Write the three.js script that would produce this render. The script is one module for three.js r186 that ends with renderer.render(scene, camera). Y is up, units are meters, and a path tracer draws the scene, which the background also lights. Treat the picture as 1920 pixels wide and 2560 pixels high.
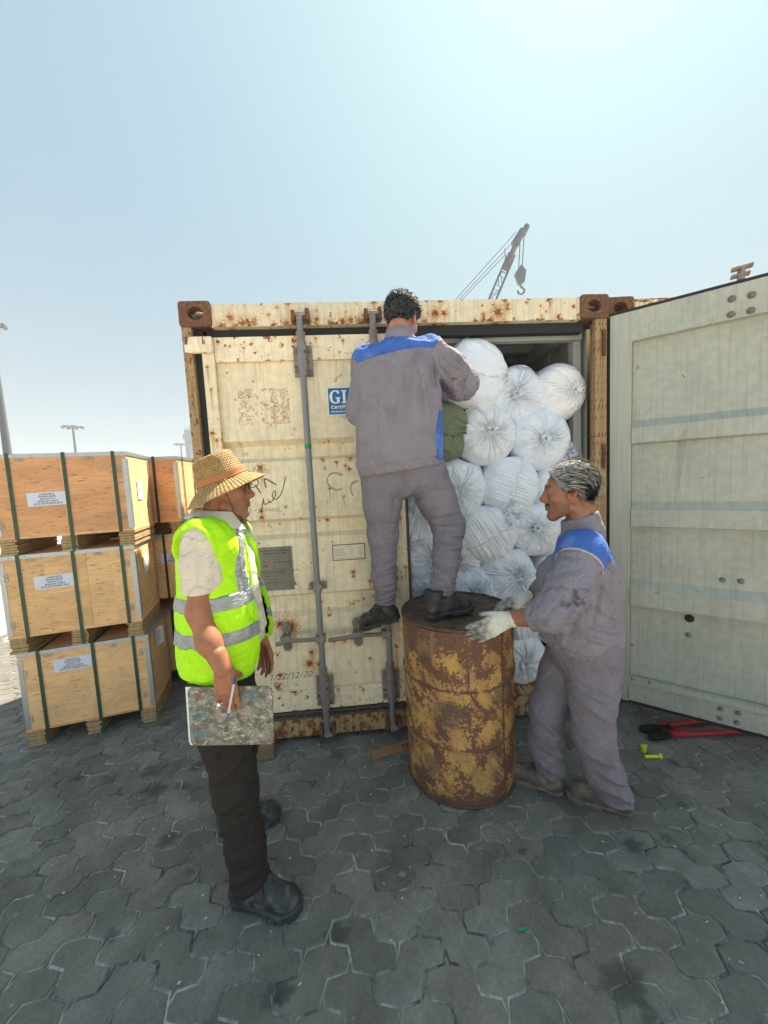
import * as THREE from 'three';
import { mergeGeometries } from 'three/addons/utils/BufferGeometryUtils.js';
import { RoundedBoxGeometry } from 'three/addons/geometries/RoundedBoxGeometry.js';
import { createNoise2D, createNoise3D } from 'simplex-noise';

// ---------------------------------------------------------------- camera, sky, sun, exposure
const scene = new THREE.Scene();
const camera = new THREE.PerspectiveCamera(107.74, 0.75, 0.05, 3000);   // 13 mm phone lens
camera.rotation.order = 'YXZ';
camera.position.set(0, 1.58, 0);
camera.rotation.set(-5.05 * Math.PI / 180, 0, -2.9 * Math.PI / 180);
const SUN = new THREE.Vector3(0.322, 0.8275, -0.4598).normalize();
{
  const W = 1024, H = 512, data = new Float32Array(W * H * 4);
  for (let j = 0; j < H; j++) for (let i = 0; i < W; i++) {
    const up = ((j + 0.5) / H - 0.5) * Math.PI, az = ((i + 0.5) / W - 0.5) * 2 * Math.PI;
    const y = Math.sin(up), x = Math.cos(az) * Math.cos(up), z = Math.sin(az) * Math.cos(up);
    const g = Math.acos(Math.min(1, Math.max(-1, x * SUN.x + y * SUN.y + z * SUN.z)));
    const low = Math.exp(-Math.max(0, y) * 3.2);                       // dusty air near the horizon
    const aur = 0.78 * Math.exp(-(g * g) / 0.32) + 0.45 * Math.exp(-(g * g) / 0.05) + 0.16 * Math.exp(-g / 0.9);
    const c = [0.295 + 0.40 * low, 0.49 + 0.265 * low, 0.675 + 0.09 * low], K = 0.296;
    const o = (j * W + i) * 4;
    data[o] = K * (c[0] + aur * 0.5); data[o + 1] = K * (c[1] + aur * 0.60); data[o + 2] = K * (c[2] + aur * 0.42); data[o + 3] = 1;
  }
  const t = new THREE.DataTexture(data, W, H, THREE.RGBAFormat, THREE.FloatType);
  t.mapping = THREE.EquirectangularReflectionMapping; t.magFilter = THREE.LinearFilter; t.needsUpdate = true;
  scene.background = t; scene.environment = t;
}
const sun = new THREE.DirectionalLight(0xfff0dc, 4.6);
sun.target.position.set(0, 0, -2); sun.position.copy(SUN).multiplyScalar(30).add(sun.target.position);
sun.castShadow = true; sun.shadow.radius = 2.2; sun.shadow.mapSize.set(2048, 2048);
Object.assign(sun.shadow.camera, { left: -9, right: 9, top: 9, bottom: -9, near: 1, far: 80 });
scene.add(sun, sun.target);
const renderer = new THREE.WebGLRenderer({ antialias: true });
renderer.toneMapping = THREE.LinearToneMapping; renderer.toneMappingExposure = 3.4;
renderer.shadowMap.enabled = true;
scene.fog = new THREE.FogExp2(0xdfe8ee, 0.0022);

// ---------------------------------------------------------------- helpers
let seed = 20251;
const rnd = () => { seed = (seed * 1664525 + 1013904223) >>> 0; return seed / 4294967296; };
const rr = (a, b) => a + (b - a) * rnd();
const n2 = createNoise2D(rnd), n3 = createNoise3D(rnd);
const clamp = (x, a = 0, b = 1) => x < a ? a : x > b ? b : x;
const mix = (a, b, t) => a + (b - a) * t;
const sst = (a, b, x) => { const t = clamp((x - a) / (b - a)); return t * t * (3 - 2 * t); };
const fbm2 = (x, y, o = 4) => { let s = 0, a = 0.5; for (let i = 0; i < o; i++) { s += a * n2(x, y); x = x * 2.03 + 7.1; y = y * 2.03 + 3.7; a *= 0.5; } return s; };
const fbm3 = (x, y, z, o = 3) => { let s = 0, a = 0.5; for (let i = 0; i < o; i++) { s += a * n3(x, y, z); x = x * 2.05 + 5.2; y = y * 2.05 + 1.3; z = z * 2.05 + 9.1; a *= 0.5; } return s; };
const groove = (n, e = 7) => Math.pow(Math.max(0, 1 - Math.abs(n)), e);
const V = (x, y, z) => new THREE.Vector3(x, y, z);
const lin = (hex) => { const c = new THREE.Color(hex); return [c.r, c.g, c.b]; };
const mix3 = (a, b, t) => [mix(a[0], b[0], t), mix(a[1], b[1], t), mix(a[2], b[2], t)];
const used = new Map();
const numbered = (n) => { const k = used.get(n) ?? 0; used.set(n, k + 1); return k ? n + '_' + String(k).padStart(3, '0') : n; };
const shadow = (o) => { o.castShadow = true; o.receiveShadow = true; return o; };
function part(name, geo, material, parent, label) {
  const m = shadow(new THREE.Mesh(Array.isArray(geo) ? merge(geo) : geo, material)); m.name = name; parent.add(m);
  if (label) m.userData.label = label;
  return m;
}
function thing(name, label, category, pos = [0, 0, 0], turn = 0, group) {
  const g = new THREE.Group(); g.name = numbered(name); g.position.set(...pos); g.rotation.y = turn;
  g.userData = { label, category }; if (group) g.userData.group = group;
  scene.add(g); return g;
}
function single(name, geo, material, label, category, group) {
  const m = part(numbered(name), geo, material, scene); m.userData = { label, category }; if (group) m.userData.group = group; return m;
}
function structure(name, geo, material) { const m = part(name, geo, material, scene); m.userData.kind = 'structure'; return m; }
function merge(list) {
  const l = list.map((g) => { let h = g.index ? g.toNonIndexed() : g; const o = new THREE.BufferGeometry(); const n = h.attributes.position.count;
    o.setAttribute('position', h.attributes.position); o.setAttribute('normal', h.attributes.normal);
    o.setAttribute('uv', h.attributes.uv ?? new THREE.BufferAttribute(new Float32Array(n * 2), 2));
    if (list.some((q) => q.attributes.color)) o.setAttribute('color', h.attributes.color ?? new THREE.BufferAttribute(new Float32Array(n * 3).fill(1), 3));
    return o; });
  return mergeGeometries(l);
}
// box with uv in metres on every face
function box(w, h, d, x = 0, y = 0, z = 0, r = 0) {
  const g = r ? new RoundedBoxGeometry(w, h, d, 2, Math.min(r, w * .49, h * .49, d * .49)) : new THREE.BoxGeometry(w, h, d);
  metreUV(g); g.translate(x, y, z); return g;
}
function metreUV(g) {
  const p = g.attributes.position, n = g.attributes.normal, uv = new Float32Array(p.count * 2);
  for (let i = 0; i < p.count; i++) {
    const ax = Math.abs(n.getX(i)), ay = Math.abs(n.getY(i)), az = Math.abs(n.getZ(i));
    if (az >= ax && az >= ay) { uv[2 * i] = p.getX(i); uv[2 * i + 1] = p.getY(i); }
    else if (ax >= ay) { uv[2 * i] = p.getZ(i); uv[2 * i + 1] = p.getY(i); }
    else { uv[2 * i] = p.getX(i); uv[2 * i + 1] = p.getZ(i); }
  }
  g.setAttribute('uv', new THREE.BufferAttribute(uv, 2)); return g;
}
const cyl = (r0, r1, h, x, y, z, seg = 20) => { const g = new THREE.CylinderGeometry(r1, r0, h, seg, 1); g.translate(x, y, z); return g; };   // r0 bottom
function rod(a, b, r, seg = 8, r2 = r) {
  const A = V(...a), B = V(...b), d = B.clone().sub(A), g = new THREE.CylinderGeometry(r2, r, d.length(), seg, 1);
  g.applyQuaternion(new THREE.Quaternion().setFromUnitVectors(V(0, 1, 0), d.clone().normalize())); g.translate((A.x + B.x) / 2, (A.y + B.y) / 2, (A.z + B.z) / 2); return g;
}
const tube = (pts, r, seg = 24, rad = 6) => new THREE.TubeGeometry(new THREE.CatmullRomCurve3(pts.map((p) => V(...p))), seg, r, rad);
const moved = (g, m) => g.clone().applyMatrix4(m);
const turnY = (g, a) => g.rotateY(a);

// ---------------------------------------------------------------- textures
function canvas(w, h) { const c = document.createElement('canvas'); c.width = w; c.height = h; return c; }
function pixelCanvas(w, h, fn) {
  const c = canvas(w, h), x = c.getContext('2d'), im = x.createImageData(w, h);
  for (let j = 0; j < h; j++) for (let i = 0; i < w; i++) { const q = fn(i / w, 1 - j / h, i, j), o = (j * w + i) * 4; im.data[o] = q[0]; im.data[o + 1] = q[1]; im.data[o + 2] = q[2]; im.data[o + 3] = 255; }
  x.putImageData(im, 0, 0); return c;
}
function tex(c, srgb = true, rep) {
  const t = new THREE.CanvasTexture(c); if (srgb) t.colorSpace = THREE.SRGBColorSpace; t.wrapS = t.wrapT = THREE.RepeatWrapping; t.magFilter = THREE.LinearFilter;
  if (rep) t.repeat.set(...rep); return t;
}
// noise that tiles over [0,1)^2
const tile2 = (u, v, f, o = 4) => { const a = u * 2 * Math.PI, b = v * 2 * Math.PI, k = f / (2 * Math.PI); let s = 0, w = 0.5, q = k; for (let i = 0; i < o; i++) { s += w * (n3(Math.cos(a) * q + i * 9, Math.sin(a) * q + Math.cos(b) * q, Math.sin(b) * q - i * 5)); w *= 0.5; q *= 2; } return s; };
const grey = (v) => { const q = clamp(v) * 255; return [q, q, q]; };
const T = {};
T.grain = tex(pixelCanvas(256, 256, (u, v) => grey(0.5 + 0.55 * tile2(u, v, 22, 4))), false);                 // fine relief, tiles
T.weave = tex(pixelCanvas(256, 256, (u, v, i, j) => grey(0.5 + 0.22 * Math.sin(i * Math.PI / 2) * Math.sin(j * Math.PI / 2) + 0.4 * tile2(u, v, 9, 3))), false);
// crumpled cloth: sharp-edged folds running several ways, with the weave on top; one tile is 0.5 m
T.folds = tex(pixelCanvas(512, 512, (u, v, i, j) => { const w = tile2(u, v, 5, 2) * 0.12, a = 1 - Math.abs(tile2(u + w, v * 1 + w, 9, 2)) * 2.2, b = 1 - Math.abs(tile2(u - w + 0.3, v + 0.6 + w, 16, 2)) * 2.2, c = 1 - Math.abs(tile2(u + 0.7, v + w, 30, 2)) * 2; return grey(0.42 * Math.max(0, a) ** 2 + 0.26 * Math.max(0, b) ** 2 + 0.12 * Math.max(0, c) + 0.05 * Math.sin(i * 2.1) * Math.sin(j * 2.1)); }), false);
const withRep = (t, a, b = a) => { const q = t.clone(); q.repeat.set(a, b); q.needsUpdate = true; return q; };
const mat = (color, roughness = 0.8, extra = {}) => new THREE.MeshStandardMaterial({ color, roughness, metalness: 0, ...extra });
// ---------------------------------------------------------------- sculpting: distance fields meshed by surface nets
const smin = (a, b, k) => { const h = Math.max(k - Math.abs(a - b), 0) / k; return Math.min(a, b) - h * h * k * 0.25; };
const smax = (a, b, k) => -smin(-a, -b, k);
function field(prims, k) {      // prims: [ax,ay,az,ra, bx,by,bz,rb] or [ax,ay,az,r]
  const P = prims.map((q) => { if (q.length === 4) q = [...q, q[0], q[1] + 1e-4, q[2], q[3]]; const [ax, ay, az, ra, bx, by, bz, rb, kk] = q; const dx = bx - ax, dy = by - ay, dz = bz - az; return [ax, ay, az, ra, dx, dy, dz, rb - ra, 1 / (dx * dx + dy * dy + dz * dz), kk ?? k]; });
  return (x, y, z) => {
    let d = 1e3;
    for (let i = 0; i < P.length; i++) {
      const q = P[i], px = x - q[0], py = y - q[1], pz = z - q[2];
      let t = (px * q[4] + py * q[5] + pz * q[6]) * q[8]; t = t < 0 ? 0 : t > 1 ? 1 : t;
      const ex = px - t * q[4], ey = py - t * q[5], ez = pz - t * q[6];
      const s = Math.sqrt(ex * ex + ey * ey + ez * ez) - q[3] - t * q[7];
      d = d > 100 ? s : smin(d, s, q[9]);
    }
    return d;
  };
}
const ell = (x, y, z, rx, ry, rz) => { const k0 = Math.hypot(x / rx, y / ry, z / rz), k1 = Math.hypot(x / (rx * rx), y / (ry * ry), z / (rz * rz)); return k1 < 1e-9 ? -Math.min(rx, ry, rz) : k0 * (k0 - 1) / k1; };
// creases: [ax,ay,az, bx,by,bz, width, amount] raise (amount > 0) or sink the surface along a segment
function creases(k, list) {      // folds seen from the front: they run along a segment in x and y on the side that faces +z
  if (!list) { list = k; k = 1.2; }
  const L = list.map(([ax, ay, az, bx, by, bz, w, m]) => { const dx = bx - ax, dy = by - ay; return [ax, ay, Math.min(az, bz) - 0.1, dx, dy, 1 / (dx * dx + dy * dy), 1 / (w * w), m * k, w * w * 7, az, bz - az]; });
  return (x, y, z) => { let s = 0; for (const q of L) { if (z < q[2]) continue; const px = x - q[0], py = y - q[1]; let t = (px * q[3] + py * q[4]) * q[5]; t = t < 0 ? 0 : t > 1 ? 1 : t; const ex = px - t * q[3], ey = py - t * q[4], r = ex * ex + ey * ey; if (r < q[8]) s += q[7] * Math.exp(-r * q[6]) * sst(q[2], q[2] + 0.07, z) * (1 - 0.75 * (2 * t - 1) ** 4); } return s; };
}
function sculpt(lo, hi, cell, f, colour) {
  const nx = Math.ceil((hi[0] - lo[0]) / cell) + 1, ny = Math.ceil((hi[1] - lo[1]) / cell) + 1, nz = Math.ceil((hi[2] - lo[2]) / cell) + 1;
  const F = new Float32Array(nx * ny * nz).fill(1), B = 5, R = B * cell * 0.9 + 0.012, at = (i, j, k) => (k * ny + j) * nx + i;
  for (let k0 = 0; k0 < nz; k0 += B) for (let j0 = 0; j0 < ny; j0 += B) for (let i0 = 0; i0 < nx; i0 += B) {
    const c = f(lo[0] + (i0 + B / 2) * cell, lo[1] + (j0 + B / 2) * cell, lo[2] + (k0 + B / 2) * cell);
    const skip = Math.abs(c) > R * 1.25;
    for (let k = k0; k < Math.min(nz, k0 + B); k++) for (let j = j0; j < Math.min(ny, j0 + B); j++) for (let i = i0; i < Math.min(nx, i0 + B); i++)
      F[at(i, j, k)] = skip ? c : f(lo[0] + i * cell, lo[1] + j * cell, lo[2] + k * cell);
  }
  const id = new Int32Array(nx * ny * nz).fill(-1), pos = [];
  const C = [[0, 0, 0], [1, 0, 0], [0, 1, 0], [1, 1, 0], [0, 0, 1], [1, 0, 1], [0, 1, 1], [1, 1, 1]];
  const ED = [[0, 1], [2, 3], [4, 5], [6, 7], [0, 2], [1, 3], [4, 6], [5, 7], [0, 4], [1, 5], [2, 6], [3, 7]], w = new Float64Array(8);
  for (let k = 0; k < nz - 1; k++) for (let j = 0; j < ny - 1; j++) for (let i = 0; i < nx - 1; i++) {
    let m = 0; for (let c = 0; c < 8; c++) { w[c] = F[at(i + C[c][0], j + C[c][1], k + C[c][2])]; if (w[c] < 0) m++; }
    if (!m || m === 8) continue;
    let sx = 0, sy = 0, sz = 0, n = 0;
    for (const [a, b] of ED) if ((w[a] < 0) !== (w[b] < 0)) { const t = w[a] / (w[a] - w[b]), A = C[a], D = C[b]; sx += A[0] + t * (D[0] - A[0]); sy += A[1] + t * (D[1] - A[1]); sz += A[2] + t * (D[2] - A[2]); n++; }
    id[at(i, j, k)] = pos.length / 3; pos.push(lo[0] + (i + sx / n) * cell, lo[1] + (j + sy / n) * cell, lo[2] + (k + sz / n) * cell);
  }
  const idx = [], quad = (a, b, c, d, flip) => { if (a < 0 || b < 0 || c < 0 || d < 0) return; flip ? idx.push(a, c, b, a, d, c) : idx.push(a, b, c, a, c, d); };
  for (let k = 1; k < nz - 1; k++) for (let j = 1; j < ny - 1; j++) for (let i = 1; i < nx - 1; i++) {
    const s = F[at(i, j, k)] < 0;
    if (s !== (F[at(i + 1, j, k)] < 0)) quad(id[at(i, j - 1, k - 1)], id[at(i, j, k - 1)], id[at(i, j, k)], id[at(i, j - 1, k)], !s);
    if (s !== (F[at(i, j + 1, k)] < 0)) quad(id[at(i - 1, j, k - 1)], id[at(i - 1, j, k)], id[at(i, j, k)], id[at(i, j, k - 1)], !s);
    if (s !== (F[at(i, j, k + 1)] < 0)) quad(id[at(i - 1, j - 1, k)], id[at(i, j - 1, k)], id[at(i, j, k)], id[at(i - 1, j, k)], !s);
  }
  const n = pos.length / 3, nor = new Float32Array(n * 3), uv = new Float32Array(n * 2), col = colour && new Float32Array(n * 3), e = cell * 0.45;
  for (let i = 0; i < n; i++) {
    const x = pos[3 * i], y = pos[3 * i + 1], z = pos[3 * i + 2];
    const a = f(x + e, y - e, z - e), b = f(x - e, y - e, z + e), c = f(x - e, y + e, z - e), d = f(x + e, y + e, z + e);
    let gx = a - b - c + d, gy = -a - b + c + d, gz = -a + b - c + d; const l = Math.hypot(gx, gy, gz) || 1;
    nor[3 * i] = gx / l; nor[3 * i + 1] = gy / l; nor[3 * i + 2] = gz / l;
    uv[2 * i] = x * 0.8 + z * 0.9; uv[2 * i + 1] = y + z * 0.2;
    if (colour) { const q = colour(x, y, z, gx / l, gy / l, gz / l); col[3 * i] = q[0]; col[3 * i + 1] = q[1]; col[3 * i + 2] = q[2]; }
  }
  const g = new THREE.BufferGeometry();
  g.setAttribute('position', new THREE.BufferAttribute(new Float32Array(pos), 3)); g.setAttribute('normal', new THREE.BufferAttribute(nor, 3));
  g.setAttribute('uv', new THREE.BufferAttribute(uv, 2)); if (col) g.setAttribute('color', new THREE.BufferAttribute(col, 3));
  g.setIndex(idx); return g;
}
// ---------------------------------------------------------------- ground
const inContainer = (x, z) => { const dx = x + 1.06, dz = z + 2.13, u = dx * 0.99758 - dz * 0.0695, w = dx * 0.0695 + dz * 0.99758; return u > 0.05 && u < 2.4 && w < -0.12 && w > -6.1; };
{
  // soil and scuffs on the paving, 4 m to a side
  const spots = Array.from({ length: 150 }, () => [rnd(), rnd(), rr(0.004, 0.012) * (rnd() < 0.1 ? 1.5 : 1), rr(0.25, 0.7), rr(0, 6)]);
  const c = pixelCanvas(2048, 2048, (u, v) => {
    const a = tile2(u, v, 14, 5), b = tile2(u + 0.37, v, 60, 4), f = tile2(u, v + 0.2, 240, 3), sc = Math.max(0, tile2(u * 1, v, 30, 4) - 0.16);
    let k = 122 + a * 22 + b * 9 + f * 14 + sc * 22;
    return [k * 1.0, k * 0.985, k * 0.93];
  });
  const x = c.getContext('2d');
  for (const [u, v, r, o, s] of spots) {
    x.fillStyle = `rgba(56,56,55,${o * 0.3})`;
    for (const du of [-1, 0, 1]) for (const dv of [-1, 0, 1]) for (const sc of [1.15, 1, 0.86, 0.68]) {
      x.beginPath();
      for (let i = 0; i <= 26; i++) { const t = i / 26 * 2 * Math.PI, q = sc * r * (1 + 0.45 * n2(Math.cos(t) * 1.3 + s, Math.sin(t) * 1.3)); x.lineTo((u + du + q * Math.cos(t)) * 2048, (v + dv + q * 0.8 * Math.sin(t)) * 2048); }
      x.fill();
    }
  }
  for (let i = 0; i < 500; i++) { x.fillStyle = `rgba(${170 + rnd() * 60 | 0},${168 + rnd() * 50 | 0},${155 + rnd() * 50 | 0},${rr(0.25, 0.8)})`; x.fillRect(rnd() * 2048, rnd() * 2048, rr(1, 4), rr(1, 4)); }
  T.paving = tex(c); T.paving.repeat.set(0.25, 0.25);
  T.sandjoint = tex(pixelCanvas(512, 512, (u, v) => { const k = 128 + tile2(u, v, 40, 4) * 40 + tile2(u, v + .3, 5, 3) * 90; return [k * 1.0, k * 1.0, k * 0.95]; })); T.sandjoint.repeat.set(1, 1);
  T.yard = tex(pixelCanvas(1024, 1024, (u, v) => { const k = 182 + tile2(u, v, 9, 5) * 50 + tile2(u, v, 70, 4) * 34; return [k, k * 0.97, k * 0.91]; })); T.yard.repeat.set(0.125, 0.125);
}
const pavMat = [0xffffff, 0xe4e4e2, 0xf5f2ed, 0xdadcdb, 0xebeeec].map((c) => mat(c, 0.82, { map: T.paving, bumpMap: withRep(T.grain, 3), bumpScale: 0.0012 }));
{
  const yard = new THREE.PlaneGeometry(1600, 1600); yard.rotateX(-Math.PI / 2); metreUV(yard); yard.translate(0, -0.03, 0);
  structure('ground', yard, mat(0xffffff, 0.95, { map: T.yard, bumpMap: withRep(T.grain, 1.5), bumpScale: 0.006 }));
  const bed = new THREE.PlaneGeometry(9.4, 7.7, 1, 1); bed.rotateX(-Math.PI / 2); metreUV(bed); bed.translate(0.2, -0.0045, -3.6);
  const pavement = structure('pavement', bed, mat(0xffffff, 0.95, { map: T.sandjoint, bumpMap: withRep(T.grain, 5), bumpScale: 0.003 }));
  // zigzag interlocking stones laid in herringbone, turned 46 degrees
  const Q = 0.1125, AMP = 0.0165, ang = 46.5 * Math.PI / 180, ca = Math.cos(ang), sa = Math.sin(ang);
  const zig = [[0, 0], [0.27, 1], [0.73, -1]];
  const outline = (i0, j0, i1, j1) => {
    const p = [];
    for (let i = i0; i < i1; i++) for (const [t, a] of zig) p.push([i + t, j0 + a * AMP / Q]);
    for (let j = j0; j < j1; j++) for (const [t, a] of zig) p.push([i1 + a * AMP / Q, j + t]);
    for (let i = i1; i > i0; i--) { p.push([i, j1]); for (const [t, a] of [zig[2], zig[1]]) p.push([i - 1 + t, j1 + a * AMP / Q]); }
    for (let j = j1; j > j0; j--) { p.push([i0, j]); for (const [t, a] of [zig[2], zig[1]]) p.push([i0 + a * AMP / Q, j - 1 + t]); }
    return p.map(([x, y]) => [x * Q, y * Q]);
  };
  const inset = (p, d) => p.map((b, k) => {
    const a = p[(k + p.length - 1) % p.length], c = p[(k + 1) % p.length]; let tx = c[0] - a[0], ty = c[1] - a[1]; const l = Math.hypot(tx, ty); return [b[0] - ty / l * d, b[1] + tx / l * d];
  });
  const stone = (i0, j0, i1, j1, jit) => {       // world positions
    const o = outline(i0, j0, i1, j1), rings = [[inset(o, 0.0028 + jit * 0.002), -0.02], [inset(o, 0.003 + jit * 0.002), -0.003], [inset(o, 0.0065 + jit * 0.002), 0]];
    const W = ([a, b]) => [a * ca - b * sa, -(a * sa + b * ca)];
    const cx = (i0 + i1) / 2 * Q, cy = (j0 + j1) / 2 * Q, [wx, wz] = W([cx, cy]), tx = rr(-1, 1) * 0.008, tz = rr(-1, 1) * 0.008, dy = rr(-0.0028, 0.0008), n = o.length, pos = [], uv = [];
    const pt = (r, k) => { const [x, z] = W(rings[r][0][(k + n) % n]); return [x - wx, rings[r][1] + dy + (x - wx) * tx + (z - wz) * tz, z - wz]; };
    const put = (...q) => { for (const a of q) { pos.push(...a); uv.push(a[0] + wx, a[2] + wz); } };
    for (let r = 0; r < 2; r++) for (let k = 0; k < n; k++) { const a = pt(r, k), b = pt(r, k + 1), c = pt(r + 1, k + 1), d = pt(r + 1, k); put(a, b, c, a, c, d); }
    const top = rings[2][0].map((q) => new THREE.Vector2(...q));
    for (const [a, b, c] of THREE.ShapeUtils.triangulateShape(top, [])) put(pt(2, a), pt(2, b), pt(2, c));
    const g = new THREE.BufferGeometry(); g.setAttribute('position', new THREE.Float32BufferAttribute(pos, 3)); g.setAttribute('uv', new THREE.Float32BufferAttribute(uv, 2)); g.computeVertexNormals();
    return { g, wx, wz };
  };
  const list = [];
  for (let i = -75; i < 75; i++) for (let j = -75; j < 75; j++) {
    const m = (((i - j) % 4) + 4) % 4; if (m !== 0 && m !== 2) continue;
    const q = m === 0 ? [i, j, i + 2, j + 1] : [i, j - 1, i + 1, j + 1];
    const a = (q[0] + q[2]) / 2 * Q, b = (q[1] + q[3]) / 2 * Q, x = a * ca - b * sa, z = -(a * sa + b * ca);
    if (x < -4.3 || x > 4.7 || z < -7.3 || z > 0.25 || inContainer(x, z)) continue;
    const dep = -z * Math.cos(0.088) + 1.58 * Math.sin(0.088), px = x / dep;
    const seen = z < -0.85 && Math.abs(px) < 1.06 && z > -2.75;
    list.push({ q, rank: seen ? -z + Math.abs(px) * 0.2 : 99 - z });
  }
  list.sort((a, b) => a.rank - b.rank);
  const rest = [];
  list.forEach(({ q }, k) => {
    const { g, wx, wz } = stone(...q, rnd());
    if (k < 300) { const m = part('paver' + (k ? '_' + String(k).padStart(3, '0') : ''), g, pavMat[k * 7 % 5], pavement); m.position.set(wx, 0, wz); }
    else rest.push(g.translate(wx, 0, wz));
  });
  const s = part('paver_field', rest, pavMat[1], pavement); s.userData.kind = 'stuff';
}

// ---------------------------------------------------------------- weathered paint
const rustTone = (n) => mix3([98, 58, 38], [170, 104, 58], clamp(n));
// spots: [u, v, radius, streak length, strength] in metres from lower left
function paintedSteel(w, h, ppm, base, { spots = [], wear = 0, drips = 0.3, wearScale = 9, wearY = 1, edge = [0, 0, 0, 0], seedOff = 0, grime = [120, 104, 78] } = {}) {
  const W = Math.round(w * ppm), H = Math.round(h * ppm);
  return pixelCanvas(W, H, (uu, vv) => {
    const u = uu * w, v = vv * h, s = seedOff;
    const a = fbm2(u * 1.8 + s, v * 1.8, 4), b = fbm2(u * 14 + s, v * 14, 3), dr = fbm2(u * 34 + s, v * 1.3, 3);
    let k = 1 + a * 0.07 + b * 0.06, c = [base[0] * k, base[1] * k, base[2] * k];
    c = mix3(c, grime, clamp(Math.max(0, dr - 0.05) * drips + Math.max(0, a) * 0.18 * drips));
    let r = 0, core = 0;
    for (const [su, sv, rad, len, st] of spots) {
      const dx = u - su, dy = v - sv; if (Math.abs(dx) > rad * 4 || dy > rad * 4 || dy < -len - rad * 4) continue;
      const wob = 1 + 0.6 * n2(u * 60 + s, v * 60);
      const d = Math.hypot(dx, dy) / (rad * wob); core = Math.max(core, st * sst(1.15, 0.55, d)); r = Math.max(r, 0.8 * st * sst(2.8, 0.8, d));
      if (dy < 0 && dy > -len) { const q = Math.abs(dx + 0.25 * rad * n2(v * 18, su * 50)) / (rad * (0.95 + 0.4 * n2(u * 90, v * 6))); r = Math.max(r, st * 1.0 * sst(1.3, 0.2, q) * Math.pow(1 + dy / len, 0.8)); }
    }
    const e = Math.max(edge[0] * Math.exp(-u / 0.02), edge[1] * Math.exp(-(w - u) / 0.02), edge[2] * Math.exp(-v / 0.02), edge[3] * Math.exp(-(h - v) / 0.014));
    const wn = fbm2(u * wearScale + s * 3, v * wearScale * wearY, 5) + 0.25 * fbm2(u * 60, v * 60 + s, 2);
    core = Math.max(core, sst(0.02, 0.1, wn - 0.42 + wear + e)); r = Math.max(r, sst(-0.12, 0.1, wn - 0.42 + wear + e) * 0.6);
    const t = rustTone(0.5 + fbm2(u * 40 + s, v * 40, 3) * 0.9);
    c = mix3(c, [196, 128, 60], clamp(r) * 0.75); return mix3(c, t, clamp(core));
  });
}
const CREAM = [238, 225, 194], RUSTBUMP = withRep(T.grain, 6);
const CM = {
  castRust: mat(0xffffff, 0.9, { map: tex(paintedSteel(0.4, 0.4, 700, [104, 78, 62], { wear: 0.26, wearScale: 26, seedOff: 3, drips: 1, grime: [84, 66, 56] }), true, [2.5, 2.5]), bumpMap: RUSTBUMP, bumpScale: 0.003 }),
  dark: mat(0x15171a, 0.7), gasket: mat(0x1c1f22, 0.62), gasketOld: mat(0x57504a, 0.8, { bumpMap: RUSTBUMP, bumpScale: 0.002 }),
  galv: mat(0x8d9194, 0.5, { metalness: 0.55, bumpMap: withRep(T.grain, 9), bumpScale: 0.0012 }),
  galvOld: mat(0xffffff, 0.62, { metalness: 0.35, map: tex(paintedSteel(0.3, 0.3, 600, [148, 146, 140], { wear: 0.2, wearScale: 20, seedOff: 31, drips: 0.6, grime: [110, 88, 66] }), true, [3.3, 3.3]), bumpMap: RUSTBUMP, bumpScale: 0.0015 }),
  inner: mat(0xa9aeac, 0.7, { bumpMap: withRep(T.grain, 2), bumpScale: 0.001 }),
  floorWood: mat(0x5b4634, 0.9),
};
const BOX = thing('shipping_container', 'cream and rust shipping container with one door open and full of white rolls', 'container', [-1.06, 0.02, -2.13], 3.985 * Math.PI / 180);
const CW = 2.446, CH = 2.572;
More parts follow.
